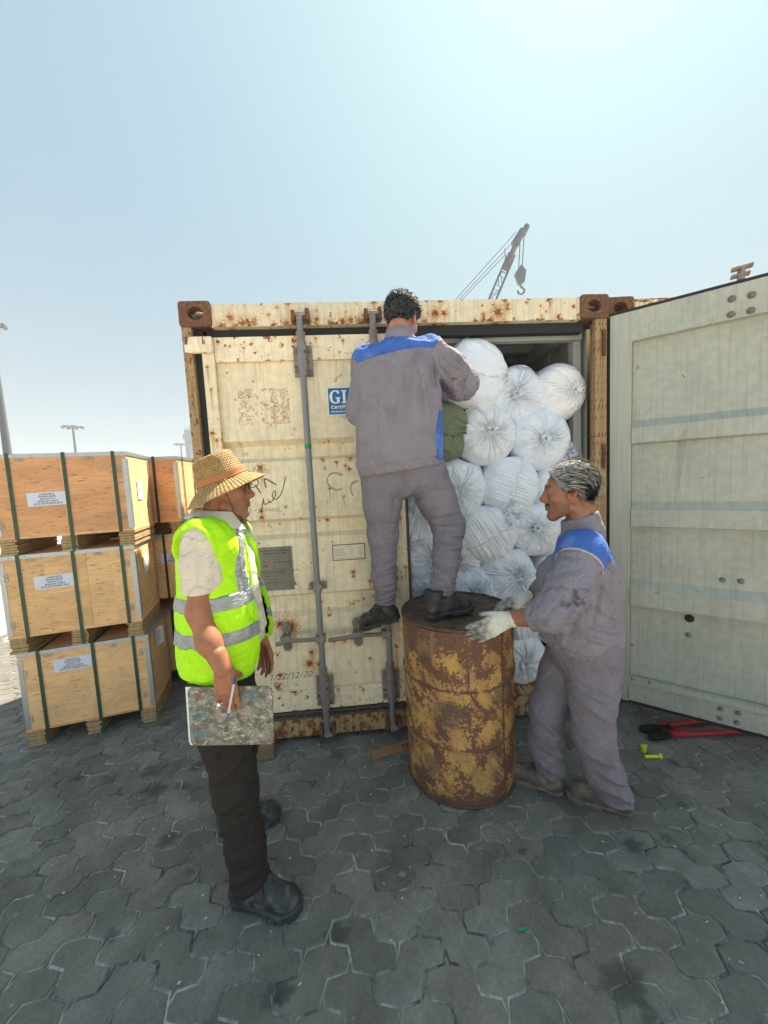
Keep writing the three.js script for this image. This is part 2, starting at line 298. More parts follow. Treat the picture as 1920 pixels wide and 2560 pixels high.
function castingGeo(flip, low) {     // hollow corner fitting, origin at its outer lower front corner, extends to +x (or -x), +y, -z
  const w = 0.165, h = 0.128, d = 0.178, t = 0.026, out = [];
  const plate = (a, b, hx, hy, rx, ry) => { const s = new THREE.Shape(); const r = 0.016; s.moveTo(r, 0); s.lineTo(a - r, 0); s.quadraticCurveTo(a, 0, a, r); s.lineTo(a, b - r); s.quadraticCurveTo(a, b, a - r, b); s.lineTo(r, b); s.quadraticCurveTo(0, b, 0, b - r); s.lineTo(0, r); s.quadraticCurveTo(0, 0, r, 0); const o = new THREE.Path(); o.absellipse(hx, hy, rx, ry, 0, 2 * Math.PI); s.holes.push(o); return new THREE.ExtrudeGeometry(s, { depth: t, bevelEnabled: true, bevelSize: 0.004, bevelThickness: 0.004, bevelSegments: 2, curveSegments: 14 }); };
  out.push(plate(w, h, w * 0.52, h * 0.52, 0.046, 0.038).translate(0, 0, -t));
  out.push(plate(d - t - .004, h, (d - t) * 0.5, h * 0.5, 0.04, 0.032).rotateY(Math.PI / 2).translate(0.001, 0, -t - .002));
  out.push(plate(w, d - t - .006, w * 0.5, d * 0.42, 0.03, 0.055).rotateX(-Math.PI / 2).translate(0, low ? t - 0.006 : h - t - 0.001, -t - .003));
  out.push(box(w - t, t, d - t, w / 2 + t / 2, low ? h - t / 2 - .004 : t / 2, -d / 2 - t / 2), box(t, h - 2 * t, d - 2 * t, w - t / 2, h / 2, -d / 2 - t / 2));
  let g = merge(out); metreUV(g); if (flip) { g.scale(-1, 1, 1); const p = g.attributes.position.array, n = g.attributes.normal.array, q = g.attributes.uv.array; for (let i = 0; i < p.length / 9; i++) for (const [A, m] of [[p, 3], [n, 3], [q, 2]]) for (let c = 0; c < m; c++) { const s = A[(3 * i + 1) * m + c]; A[(3 * i + 1) * m + c] = A[(3 * i + 2) * m + c]; A[(3 * i + 2) * m + c] = s; } g.computeVertexNormals(); }
  return g;
}
const uvBox = (w, h, d, x, y, z, uw = w, uh = h) => { const g = box(w, h, d); const uv = g.attributes.uv; for (let i = 0; i < uv.count; i++) uv.setXY(i, uv.getX(i) / uw + 0.5, uv.getY(i) / uh + 0.5); g.translate(x, y, z); return g; };
{
  for (const [x, f] of [[0, false], [CW, true]]) for (const [y, low] of [[CH - 0.128, false], [0, true]]) { const m = part('corner_casting', castingGeo(f, low), CM.castRust, BOX); m.position.set(x, y, 0.004); }
  // header with rust weeping from its weld line
  const hs = []; for (let i = 0; i < 46; i++) { const low = rnd() < 0.55; hs.push([rr(0, 2.12), low ? rr(0, 0.03) : rr(0.03, 0.115), rr(0.004, low ? 0.022 : 0.011), rr(0.01, 0.07), rr(0.5, 1)]); }
  for (const x of [0.42, 0.9, 1.28, 1.66, 1.93]) hs.push([x, 0.118, 0.012, 0.13, 0.7]);
  for (const [x, r] of [[0.1, 0.014], [1.25, 0.022], [1.62, 0.024], [1.3, 0.014]]) hs.push([x, r < .03 ? .05 : 0.06, r, 0.05, 0.95]);
  part('header', [uvBox(2.116, 0.122, 0.06, CW / 2, 2.5, -0.034), uvBox(2.1, 0.02, 0.1, CW / 2, 2.556, -0.09)], mat(0xffffff, 0.62, { map: tex(paintedSteel(2.116, 0.122, 900, CREAM, { spots: hs, wear: -0.16, edge: [0.2, 0.2, 0.42, 0.3], seedOff: 11, drips: 0.35 })), bumpMap: RUSTBUMP, bumpScale: 0.0012 }), BOX);
  const ss = []; for (let i = 0; i < 60; i++) ss.push([rr(0, 2.1), rr(0, 0.14), rr(0.006, 0.02), rr(0.01, 0.08), rr(0.5, 1)]);
  part('sill', [uvBox(2.116, 0.135, 0.09, CW / 2, 0.078, -0.05), box(2.116, 0.018, 0.2, CW / 2, 0.15, -0.1)], mat(0xffffff, 0.75, { map: tex(paintedSteel(2.116, 0.135, 900, [196, 172, 130], { spots: ss, wear: 0.24, edge: [0.4, 0.3, 0.25, 0.5], seedOff: 17, drips: 1, wearScale: 16, wearY: 0.6 })), bumpMap: RUSTBUMP, bumpScale: 0.002 }), BOX);
  const postMat = mat(0xffffff, 0.85, { map: tex(paintedSteel(0.06, 2.3, 500, [196, 164, 122], { wear: 0.12, wearScale: 22, wearY: 0.8, edge: [0, 0, 0.2, 0.2], seedOff: 23, drips: 1.2 })), bumpMap: RUSTBUMP, bumpScale: 0.003 });
  part('corner_post', [uvBox(0.05, 2.312, 0.1, 0.027, 1.287, -0.052), uvBox(0.02, 2.312, 0.05, 0.012, 1.287, -0.125)], postMat, BOX);
  part('corner_post', [uvBox(0.022, 2.312, 0.06, CW - 0.013, 1.287, -0.034), uvBox(0.014, 2.312, 0.1, CW - 0.034, 1.287, -0.054), uvBox(0.03, 2.312, 0.03, CW - 0.057, 1.287, -0.02)], postMat, BOX);
  for (const y of [2.29, 1.62, 0.95, 0.3]) part('hinge_pin', [cyl(0.0105, 0.0105, 0.13, CW - 0.025, y, 0.004, 12), box(0.02, .018, .022, CW - 0.026, y + .074, 0.001)], CM.castRust, BOX);
  part('gasket', [box(0.048, 2.29, 0.05, 0.0765, 1.287, -0.058), box(2.2, 0.058, 0.05, CW / 2, 2.4105, -0.072)], CM.gasket, BOX);
  // inside: corrugated walls and roof, wooden floor
  const corr = (n, depth, len, pitch) => { const s = new THREE.Shape(); s.moveTo(0, -0.012); for (let i = 0; i < n; i++) { const x = i * pitch; s.lineTo(x, 0); s.lineTo(x + pitch * 0.26, 0); s.lineTo(x + pitch * 0.5, depth); s.lineTo(x + pitch * 0.76, depth); } s.lineTo(n * pitch, 0); s.lineTo(n * pitch, -0.012); s.lineTo(0, -0.012); return new THREE.ExtrudeGeometry(s, { depth: len, bevelEnabled: false }); };
  const wall = corr(21, 0.036, 2.42, 0.28);                                   // x along, y depth, z height
  const wl = wall.clone().rotateX(-Math.PI / 2).rotateY(-Math.PI / 2); metreUV(wl);
  part('side_wall', wl.clone().translate(CW - 0.014, 0.13, -6.06).applyMatrix4(new THREE.Matrix4()), CM.inner, BOX);
  const wr = wall.clone().rotateX(-Math.PI / 2).rotateY(Math.PI / 2); metreUV(wr);
  part('side_wall', wr.translate(0.014, 0.13, -0.2), CM.inner, BOX);
  const roof = corr(21, 0.03, 2.38, 0.28).rotateX(Math.PI).rotateY(Math.PI / 2); metreUV(roof);
  part('roof', roof.translate(CW - 0.03, 2.53, -0.07), CM.inner, BOX);
  part('end_wall', box(2.38, 2.4, 0.03, CW / 2, 1.35, -6.04), CM.inner, BOX);
  part('floor', box(2.36, 0.03, 5.85, CW / 2, 0.149, -3.1), CM.floorWood, BOX);
  part('rail', [box(0.06, 0.08, 5.8, CW - 0.075, 2.47, -3.1), box(0.05, 2.3, 0.06, CW - 0.085, 1.28, -0.2), box(0.05, 0.06, 2.3, 0, 0, 0).rotateY(Math.PI / 2).translate(CW / 2, 2.4, -0.16)], CM.inner, BOX);
  part('lashing_ring', [tube([[CW - .08, 2.4, -.42], [CW - .13, 2.37, -.42], [CW - .14, 2.33, -.42], [CW - .09, 2.31, -.42]], 0.007, 16)], CM.galv, BOX);
}
// profile of a door skin: [height, depth], swept sideways
const SKIN = [[0.16, 0], [0.781 - 0.02, 0], [0.781 + 0.004, -1], [0.875, -1], [0.899, 0], [1.236, 0], [1.26, -1], [1.334, -1], [1.357, 0], [1.692, 0], [1.715, -1], [1.787, -1], [1.816, 0], [2.39, 0]];
function skinGeo(w, depth, prof, seg = 24) {
  const pos = [], uv = [], y0 = prof[0][0], y1 = prof[prof.length - 1][0];
  for (let i = 0; i < seg; i++) for (let k = 0; k < prof.length - 1; k++) {
    const q = [[i, k], [i + 1, k], [i + 1, k + 1], [i, k], [i + 1, k + 1], [i, k + 1]];
    for (const [a, b] of q) { const u = a / seg * w, y = prof[b][0], z = prof[b][1] * depth + 0.0022 * fbm2(u * 3, y * 2.2 + depth * 9, 2); pos.push(u, y, z); uv.push(u / w, (y - y0) / (y1 - y0)); }
  }
  const g = new THREE.BufferGeometry(); g.setAttribute('position', new THREE.Float32BufferAttribute(pos, 3)); g.setAttribute('uv', new THREE.Float32BufferAttribute(uv, 2)); g.computeVertexNormals(); return g;
}
const DW = 1.092, D0 = 0.1;   // closed leaf: its width, and where it starts
{
  const door = new THREE.Group(); door.name = 'door'; BOX.add(door); door.userData.label = 'closed cream door leaf with rust streaks and marker writing'; door.position.set(D0, 0, -0.03);
  const sp = [];
  const U = (u) => u - D0, Vv = (v) => v - 0.16;
  for (const [u, v, r, l] of [[0.225, 2.36, 0.006, 0.08], [0.4, 2.38, 0.008, 0.16], [0.27, 2.31, .005, .03], [0.81, 2.385, 0.012, 0.06], [0.8, 2.31, 0.01, 0.04], [0.85, 2.3, 0.008, 0.04], [0.83, 2.27, .006, .03], [0.92, 2.33, 0.008, 0.1], [0.14, 2.2, 0.008, 0.12], [0.145, 1.92, 0.011, 0.1], [0.15, 1.72, 0.012, 0.06], [0.12, 1.98, .006, .04], [0.36, 1.66, 0.016, 0.09], [0.345, 1.41, 0.011, 0.07], [0.345, 1.37, .012, .02], [0.22, 1.37, 0.007, 0.02], [0.42, 1.05, 0.006, 0.01], [0.72, 1.33, 0.009, 0.008], [0.86, 1.01, 0.011, 0.015], [0.86, 0.985, 0.009, 0.012], [0.96, 0.95, 0.011, 0.06], [0.46, 0.7, 0.035, 0.05], [0.4, 0.72, 0.02, 0.03], [0.58, 0.53, 0.014, 0.1], [0.56, 0.46, 0.022, 0.03], [0.62, 0.45, 0.014, 0.03], [0.38, 0.4, 0.012, 0.01], [0.5, 0.22, 0.012, 0.1], [0.35, 0.19, 0.018, 0.03], [0.41, 0.19, 0.014, 0.03], [0.72, 0.585, 0.008, 0.01], [0.78, 0.59, 0.012, 0.02], [0.83, 0.6, 0.012, 0.01], [0.95, 0.7, 0.012, 0.02], [1.02, 0.62, 0.01, 0.05], [0.93, 0.46, .008, .02], [1.1, 0.52, 0.008, 0.12], [1.12, 0.68, 0.009, 0.05], [0.75, 1.52, .006, .07], [0.83, 1.47, .006, .06], [0.88, 1.69, .01, .01], [0.8, 1.67, 0.008, 0.03], [0.72, 1.69, .009, .008], [0.85, 1.65, .007, .02]]) sp.push([U(u), Vv(v), r * 0.9, l * 1.5, 1]);
  for (let i = 0; i < 90; i++) sp.push([rr(0, DW), rr(0, 2.2), rr(0.002, 0.005), rr(0, 0.02), rr(0.5, 1)]);
  const c = paintedSteel(DW, 2.23, 900, CREAM, { spots: sp, wear: -0.12, edge: [0.1, 0.15, 0.2, 0.12], seedOff: 41, drips: 0.28, wearScale: 5 });
  const x = c.getContext('2d'), X = (u) => (u - D0) / DW * c.width, Y = (v) => (1 - (v - 0.16) / 2.23) * c.height;
  // scraped-off decal above: crumbs of brown glue
  for (let i = 0; i < 2600; i++) { const u = 0.26 + rnd() * 0.29, v = 1.91 + rnd() * 0.2, k = fbm2(u * 16, v * 16, 3) + (u > 0.44 ? 0.2 : u < 0.34 ? 0.08 : -0.18); if (k < 0.02) continue; x.fillStyle = `rgba(${150 + rnd() * 40 | 0},${116 + rnd() * 30 | 0},${74 + rnd() * 20 | 0},${rr(0.35, 0.8)})`; x.fillRect(X(u), Y(v), rr(1, 6), rr(1, 6)); }
  const stroke = (pts, w, col) => { x.strokeStyle = col; x.lineWidth = w; x.lineCap = 'round'; x.lineJoin = 'round'; x.beginPath(); pts.forEach(([u, v], i) => { if (!i) return x.moveTo(X(u), Y(v)); const [pu, pv] = pts[i - 1]; x.quadraticCurveTo(X(pu), Y(pv), X((u + pu) / 2), Y((v + pv) / 2)); }); x.lineTo(X(pts.at(-1)[0]), Y(pts.at(-1)[1])); x.stroke(); };
  const ink = 'rgba(62,60,58,0.9)', thin = 'rgba(84,80,74,0.6)';
  const write = (t, u, v, size, rot, col = ink, f = 'italic') => { x.save(); x.translate(X(u), Y(v)); x.rotate(rot); x.font = `${f} ${size * 820}px sans-serif`; x.fillStyle = col; x.fillText(t, 0, 0); x.restore(); };
  stroke([[0.33, 1.6], [0.345, 1.58], [0.33, 1.55], [0.25, 1.545]], 5, ink); stroke([[0.325, 1.56], [0.35, 1.515]], 7, ink);
  stroke([[0.383, 1.545], [0.375, 1.59], [0.38, 1.6], [0.44, 1.56]], 7, ink);
  stroke([[0.345, 1.405], [0.36, 1.46], [0.365, 1.49], [0.362, 1.45], [0.38, 1.445], [0.4, 1.47], [0.395, 1.45], [0.42, 1.47], [0.44, 1.51], [0.43, 1.53], [0.41, 1.49], [0.43, 1.465], [0.47, 1.5], [0.5, 1.6]], 5, ink);
  write('ATLANTIC', 0.285, 1.628, 0.034, 0.02, thin, ''); write('CAT + AT PANEL', 0.24, 1.405, 0.034, 0.02, thin, ''); write('HR', 0.25, 1.735, 0.03, 0, thin, '');
  stroke([[0.37, 1.3], [0.372, 1.33]], 3, thin); stroke([[0.36, 1.315], [0.385, 1.315], [0.384, 1.3]], 3, thin); stroke([[0.34, 1.28], [0.4, 1.282]], 2, thin);
  for (const o of [0, 0.008]) { stroke([[0.83, 1.6 - o], [0.77, 1.62 - o], [0.735, 1.58], [0.745, 1.53 + o], [0.79, 1.5 + o], [0.815, 1.51 + o]], 4, 'rgba(96,92,86,0.7)'); stroke([[0.92, 1.56 - o], [0.88, 1.55 - o], [0.872, 1.5], [0.885, 1.47 + o]], 4, 'rgba(96,92,86,0.7)'); }
  write('1/22/12/20', 0.31, 0.37, 0.058, -0.02); write('Q1/16', 0.325, 0.19, 0.066, -0.05); stroke([[0.35, 0.275], [0.357, 0.26], [0.368, 0.278]], 4, ink);
  const skinMat = mat(0xffffff, 0.55, { map: tex(c), bumpMap: withRep(T.grain, 8, 16), bumpScale: 0.0008, side: THREE.DoubleSide });
  part('door_sheet', skinGeo(DW, 0.05, SKIN), skinMat, door, 'cream corrugated sheet with rust spots, scribbles and the date 22/12/20');
  const frameTex = tex(paintedSteel(1.1, 0.16, 900, CREAM, { spots: Array.from({ length: 18 }, () => [rr(0, 1.1), rr(0.02, 0.15), rr(0.003, 0.008), rr(0.01, 0.08), 0.9]), wear: 0, edge: [0.1, 0.1, 0.1, 0.1], seedOff: 57, drips: 0.25 }));
  const fm = mat(0xffffff, 0.58, { map: frameTex });
  const sm = mat(0xffffff, 0.58, { map: tex(paintedSteel(0.08, 2.3, 600, CREAM, { spots: [[0.03, 2.1, 0.007, 0.1, 1], [0.04, 1.98, 0.006, 0.12, 1], [0.025, 1.74, 0.011, 0.14, 1], [0.045, 1.7, 0.008, 0.06, 1], [0.04, 1.56, 0.012, 0.1, 1], [0.03, 1.2, 0.008, 0.05, 1], [0.05, 0.9, 0.007, 0.1, 1], [0.03, 0.5, 0.01, 0.1, 1], [0.04, 0.25, 0.012, 0.1, 1]], wear: -0.14, edge: [0.12, 0.1, 0.1, 0.1], seedOff: 61, drips: 0.3 })) });
  part('stile', uvBox(0.064, 2.215, 0.03, 0.033, 1.275, 0.018, 0.08, 2.3), sm, door); part('stile', uvBox(0.05, 2.215, 0.03, DW - 0.026, 1.275, 0.012, 0.08, 2.3), sm, door);
  part('rail', uvBox(DW - 0.12, 0.133, 0.022, DW / 2 + 0.008, 2.318, 0.014), fm, door); part('rail', uvBox(DW - 0.12, 0.128, 0.018, DW / 2 + 0.008, 0.24, 0.0105), fm, door);
  part('back_sheet', box(DW, 2.2, 0.006, DW / 2, 1.27, -0.062), CM.inner, door);
  part('door_gasket', [box(DW + 0.02, 0.042, 0.05, DW / 2, 0.147, 0.005), box(0.018, 2.24, 0.045, DW + 0.01, 1.27, -0.012)], CM.gasketOld, door);
  for (const y of [2.338, 1.28, 0.26]) part('hinge', [box(0.15, 0.088, 0.03, -0.005, y, 0.048, 0.012)], fm, door);
  // locking gear
  const boltG = (x, y, z, r = 0.011) => new THREE.SphereGeometry(r, 10, 6, 0, 2 * Math.PI, 0, Math.PI / 2).rotateX(Math.PI / 2).scale(1, 1, 0.7).translate(x, y, z);
  for (const [u, mid] of [[0.55, 0.952], [0.95, 0.952]]) {
    part('lock_rod', [cyl(0.0175, 0.0175, 2.36, u, 1.26, 0.075, 18)], CM.galv, door);
    for (const [y, h] of [[2.24, 0.17], [0.3, 0.19]]) part('rod_bracket', [box(0.105, h, 0.012, u, y, 0.032, 0.005), box(0.05, h + 0.03, 0.05, u, y + .01, 0.064, 0.016), cyl(.021, .026, .05, u, y + h / 2 + .035, .072, 14), ...[-1, 1].flatMap((a) => [-1, 1].map((b) => boltG(u + a * 0.039, y + b * (h / 2 - 0.03), 0.038, 0.012)))], CM.galvOld, door);
    part('rod_guide', [box(0.104, 0.046, 0.014, u, mid, 0.034, 0.006), box(0.05, 0.05, 0.055, u, mid, 0.063, 0.008), boltG(u - 0.037, mid, 0.041, 0.011), boltG(u + 0.037, mid, 0.041, 0.011)], CM.galvOld, door);
    part('cam_end', [box(0.032, 0.07, 0.03, u, 2.455, 0.075, 0.008), box(0.056, 0.02, 0.034, u + 0.008, 2.475, 0.076, 0.006), box(0.032, 0.07, 0.03, u, 0.062, 0.075, 0.008), box(0.05, 0.022, 0.034, u + 0.006, 0.045, 0.075, 0.006)], CM.galvOld, door);
    part('cam_keeper', [box(0.022, 0.06, 0.05, u - 0.035, 2.475, 0.055, 0.008), box(0.024, 0.066, 0.05, u + 0.042, 2.48, 0.055, 0.008), box(0.1, 0.024, 0.02, u, 2.452, 0.042, 0.008), box(0.022, 0.07, 0.05, u - 0.035, 0.065, 0.055, 0.008), box(0.022, 0.07, 0.05, u + 0.04, 0.065, 0.055, 0.008)], CM.castRust, door);
  }
  for (const [x0, x1, hub, hy] of [[0.56, 0.29, 0.345, 0.665], [0.95, 0.595, 0.765, 0.66]]) {
    part('door_handle', [rod([x0, 0.644, 0.088], [hub + 0.02, 0.648, 0.085], 0.012, 10), rod([hub + 0.02, 0.648, 0.085], [x1, 0.63, 0.08], 0.0125, 10), box(0.06, 0.055, 0.045, x0 - 0.012, 0.644, 0.078, 0.01)], CM.galvOld, door);
    part('handle_catch', [box(0.05, 0.125, 0.012, hub, hy - 0.012, 0.034, 0.006), cyl(0.028, 0.028, 0.014, 0, 0, 0, 18).rotateX(Math.PI / 2).translate(hub, hy + 0.05, 0.04), cyl(0.026, 0.026, 0.014, 0, 0, 0, 18).rotateX(Math.PI / 2).translate(hub + 0.004, hy - 0.07, 0.04), boltG(hub, hy + 0.05, 0.047, 0.011), boltG(hub + 0.004, hy - 0.07, 0.047, 0.011), box(0.06, 0.03, 0.05, hub, hy - 0.008, 0.066, 0.008)], CM.galvOld, door);
  }
  part('green_tape', new THREE.CylinderGeometry(0.0188, 0.0188, 0.026, 18, 1, true).translate(0.55, 1.763, 0.075), mat(0x0f8a5f, 0.4, { side: THREE.DoubleSide }), door, 'green tape wound round the rod');
    // sticker, plate, data label
  const sheet = (w, h, u, v, z, cv, name, rough, label, extra = {}) => { const g = box(w, h, 0.002); const uv = g.attributes.uv; for (let i = 0; i < uv.count; i++) uv.setXY(i, uv.getX(i) / w + 0.5, uv.getY(i) / h + 0.5); g.translate(u + w / 2 - D0, v + h / 2, z); return part(name, g, mat(0xffffff, rough, { map: tex(cv), ...extra }), door, label); };
  const gl = canvas(420, 420), g = gl.getContext('2d'); g.fillStyle = '#f2f2ee'; g.fillRect(0, 0, 420, 420); g.fillStyle = '#0b6aa6'; g.fillRect(12, 12, 396, 396); g.fillStyle = '#f2f2ee'; g.font = 'bold 270px serif'; g.save(); g.scale(0.86, 1.0); g.fillText('GL', 22, 240); g.restore(); g.font = 'bold 74px sans-serif'; g.fillText('Certified', 44, 322); g.font = 'bold 36px sans-serif'; g.fillText('Germanischer Lloyd', 44, 376);
  sheet(0.165, 0.158, 0.771, 1.941, 0.008, gl, 'sticker', 0.45, 'blue GL Certified sticker');
  const pl = canvas(512, 680), p = pl.getContext('2d');
  { const im = paintedSteel(0.2, 0.26, 2560, [128, 128, 118], { wear: -0.1, seedOff: 71, drips: 0.8, grime: [96, 90, 78] }); p.drawImage(im, 0, 0, 512, 680); }
  p.strokeStyle = '#4a4a44'; p.lineWidth = 5; for (const y of [230, 360, 420, 560]) { p.beginPath(); p.moveTo(30, y); p.lineTo(480, y); p.stroke(); } p.strokeRect(250, 240, 230, 100);
  p.fillStyle = '#2d2d2a'; p.font = 'bold 34px sans-serif'; p.fillText('APPROVED FOR TRANSPORT', 24, 66); p.fillText('UNDER CUSTOMS SEAL', 72, 112); p.font = '24px monospace'; p.fillText('No. 18-2571 / 03', 130, 160); p.fillText('TYPE   20ST-186C', 60, 204); p.font = 'bold 40px sans-serif'; p.fillText('CIMC', 60, 300); p.font = 'bold 34px sans-serif'; p.fillText('CSC SAFETY APPROVAL', 50, 402); p.font = '24px monospace';
  ['DATE MANUFACTURED', 'IDENTIFICATION No.', 'MAX GROSS  30480 KG', 'STACKING  192000 KG', 'RACKING  15240 KG'].forEach((t, i) => p.fillText(t, 50, 460 + i * 46));
  sheet(0.205, 0.262, 0.3, 0.93, 0.004, pl, 'data_plate', 0.42, 'grey metal approval plate', { metalness: 0.4 });
  const cm = canvas(640, 320), q = cm.getContext('2d'); q.fillStyle = '#e8ddc4'; q.fillRect(0, 0, 640, 320); q.strokeStyle = '#1d1d1d'; q.lineWidth = 14; q.strokeRect(8, 8, 624, 304); q.fillStyle = '#2a2a2a'; q.font = 'bold 32px sans-serif'; q.fillText('C I M C', 262, 56); q.font = '24px sans-serif';
  ['INTERNAL LENGTH', 'INTERNAL WIDTH', 'INTERNAL HEIGHT', 'DOOR OPENING WIDTH', 'DOOR OPENING HEIGHT'].forEach((t, i) => { q.fillText(t, 30, 96 + i * 34); q.fillText(['19 FT 4', '7 FT 8', '7 FT 10', '7 FT 8', '7 FT 5'][i], 330, 96 + i * 34); q.fillText(['5.898 M', '2.352 M', '2.393 M', '2.340 M', '2.280 M'][i], 510, 96 + i * 34); }); q.fillText('CHINA INTERNATIONAL MARINE CONTAINERS GROUP', 30, 290);
  sheet(0.196, 0.097, 0.743, 1.086, 0.004, cm, 'data_label', 0.6, 'black framed data label');
}
{ // the leaf that stands open, seen from inside
  const GREY = [177, 180, 168], door = new THREE.Group(); door.name = 'door'; BOX.add(door); door.userData.label = 'open grey-green door leaf seen from inside'; door.position.set(2.47, 0, -0.013); door.rotation.y = -40.99 * Math.PI / 180;
  const W = 1.16, sp = []; for (let i = 0; i < 30; i++) sp.push([rr(0, W), rr(0, 2.1), rr(0.0012, 0.003), rr(0, 0.006), rr(0.3, 0.8)]);
  const c = paintedSteel(W - 0.1, 2.2, 800, GREY, { spots: sp, wear: -0.25, seedOff: 83, drips: 0.5, grime: [134, 136, 124], wearScale: 6 });
  const x = c.getContext('2d'); x.lineCap = 'round';
  for (let i = 0; i < 46; i++) { const u = rnd() * c.width, v = rnd() * c.height; x.strokeStyle = `rgba(${90 + rnd() * 60 | 0},${90 + rnd() * 50 | 0},80,${rr(0.2, 0.6)})`; x.lineWidth = rr(1, 3); x.beginPath(); x.moveTo(u, v); x.lineTo(u + rr(-30, 30), v + rr(-8, 14)); x.stroke(); }
  const m = mat(0xffffff, 0.62, { map: tex(c), bumpMap: withRep(T.grain, 8, 16), bumpScale: 0.0008, side: THREE.DoubleSide });
  const prof = [[0.2, 0], [0.7, 0], [0.71, 1], [0.812, 1], [0.858, 0], [1.19, 0], [1.2, 1], [1.298, 1], [1.344, 0], [1.686, 0], [1.696, 1], [1.784, 1], [1.83, 0], [2.32, 0]];
  const sk = skinGeo(W - 0.12, 0.058, prof); { const P = sk.attributes.position; for (let i = 0; i < P.count; i++) { const u = P.getX(i), y = P.getY(i); const dent = 0.018 * Math.exp(-((u - 0.21) ** 2 + (y - 1.7) ** 2) / 0.0012); P.setZ(i, P.getZ(i) - dent); } sk.computeVertexNormals(); }
  part('door_sheet', sk.translate(0.112, 0, -0.05), m, door, 'grey-green inner sheet with three raised bands');
  const ft = tex(paintedSteel(1.1, 0.2, 800, GREY, { wear: -0.3, edge: [0.1, 0.1, 0.3, 0.2], seedOff: 91, drips: 0.5, grime: [140, 140, 126] })), fm = mat(0xffffff, 0.6, { map: ft });
  part('stile', uvBox(0.108, 2.372, 0.05, 0.056, 1.267, -0.024, 0.4, 2.4), fm, door); part('stile', uvBox(0.09, 2.372, 0.05, W - 0.045, 1.267, -0.024, 0.4, 2.4), fm, door);
  part('rail', uvBox(W - 0.2, 0.168, 0.046, W / 2 + 0.006, 2.37, -0.0255), fm, door);
  part('rail', [uvBox(W - 0.2, 0.122, 0.03, W / 2 + 0.006, 0.142, -0.03), box(W - 0.2, 0.03, 0.04, W / 2 + 0.006, 0.222, -0.018).rotateX(0.0)], fm, door);
  part('door_gasket', [box(W, 0.018, 0.016, W / 2, 2.462, -0.012), box(0.012, 2.37, 0.03, -0.007, 1.267, -0.03), box(W, 0.016, 0.02, W / 2, 0.074, -0.02)], CM.gasket, door);
  part('outer_sheet', box(W, 2.36, 0.006, W / 2, 1.267, -0.088), mat(0xd8c49c, 0.6), door);
  const bolt = (u, v, z, r, mt) => part('bolt', [new THREE.SphereGeometry(r * 0.72, 12, 7, 0, 2 * Math.PI, 0, Math.PI / 2).rotateX(Math.PI / 2).translate(u, v, z + 0.003), cyl(r, r, 0.004, 0, 0, 0, 16).rotateX(Math.PI / 2).translate(u, v, z + 0.001)], mt, door);
  for (const [u, v] of [[0.537, 2.386], [0.61, 2.382], [0.535, 2.31], [0.609, 2.308]]) bolt(u, v, -0.001, 0.017, CM.galvOld);
  for (const [u, v] of [[0.539, 0.907], [0.613, 0.908], [0.397, 0.559], [0.75, 0.905]]) bolt(u, v, -0.048, 0.015, CM.galv);
  for (const [u, v] of [[0.541, 0.172], [0.615, 0.172], [0.541, 0.115], [0.612, 0.115]]) bolt(u, v, -0.013, 0.013, CM.galv);
  part('rivet_hole', [cyl(0.024, 0.024, 0.003, 0, 0, 0, 9).rotateX(Math.PI / 2).translate(0.399, 0.66, -0.047), new THREE.SphereGeometry(0.009, 8, 6).translate(0.4, 0.662, -0.044)], CM.dark, door, 'black smear round a rivet');
  part('cam_end', [box(0.03, 0.09, 0.03, 0.575, 2.5, -0.06, 0.006), box(0.085, 0.016, 0.04, 0.578, 2.548, -0.06, 0.005), box(0.075, 0.014, 0.04, 0.572, 2.512, -0.06, 0.005)], CM.galvOld, door, 'galvanised cam on the locking rod');
  part('lock_rod', cyl(0.017, 0.017, 2.3, 0.575, 1.3, -0.115, 14), CM.galv, door);
}
{ // the neighbouring container
  const N = thing('shipping_container', 'second rusty container standing behind the open grey door', 'container', [1.425, 0.02, -2.39]);
  const cm = mat(0xffffff, 0.65, { map: tex(paintedSteel(1.2, 0.3, 500, CREAM, { wear: 0.12, seedOff: 101, drips: 1, edge: [.2, .2, .4, .4] })) }), red = mat(0x6b2f25, 0.7, { bumpMap: RUSTBUMP, bumpScale: 0.002 });
  for (const [x, f] of [[0, false], [CW, true]]) { const a = part('corner_casting', castingGeo(f, false), CM.castRust, N); a.position.set(x, CH - 0.128 + .02, 0.004); const b = part('corner_casting', castingGeo(f, true), red, N); b.position.set(x, 0, 0.004); }
  part('header', uvBox(2.1, 0.12, 0.06, CW / 2, 2.52, -0.034), cm, N); part('sill', uvBox(2.1, 0.14, 0.08, CW / 2, 0.078, -0.05), red, N);
  part('corner_post', box(0.06, 2.32, 0.1, 0.032, 1.3, -0.05), CM.castRust, N); part('corner_post', box(0.06, 2.32, 0.1, CW - 0.032, 1.3, -0.05), CM.castRust, N);
  part('door', skinGeo(DW, 0.04, SKIN).translate(0.1, 0.02, -0.05), mat(0xcdb88e, 0.6, { side: THREE.DoubleSide }), N); part('door', skinGeo(DW, 0.04, SKIN).translate(1.24, 0.02, -0.05), mat(0xcdb88e, 0.6, { side: THREE.DoubleSide }), N);
  part('body', box(CW - 0.03, 2.45, 5.8, CW / 2, 1.31, -3.03), mat(0xb39a70, 0.7), N);
}
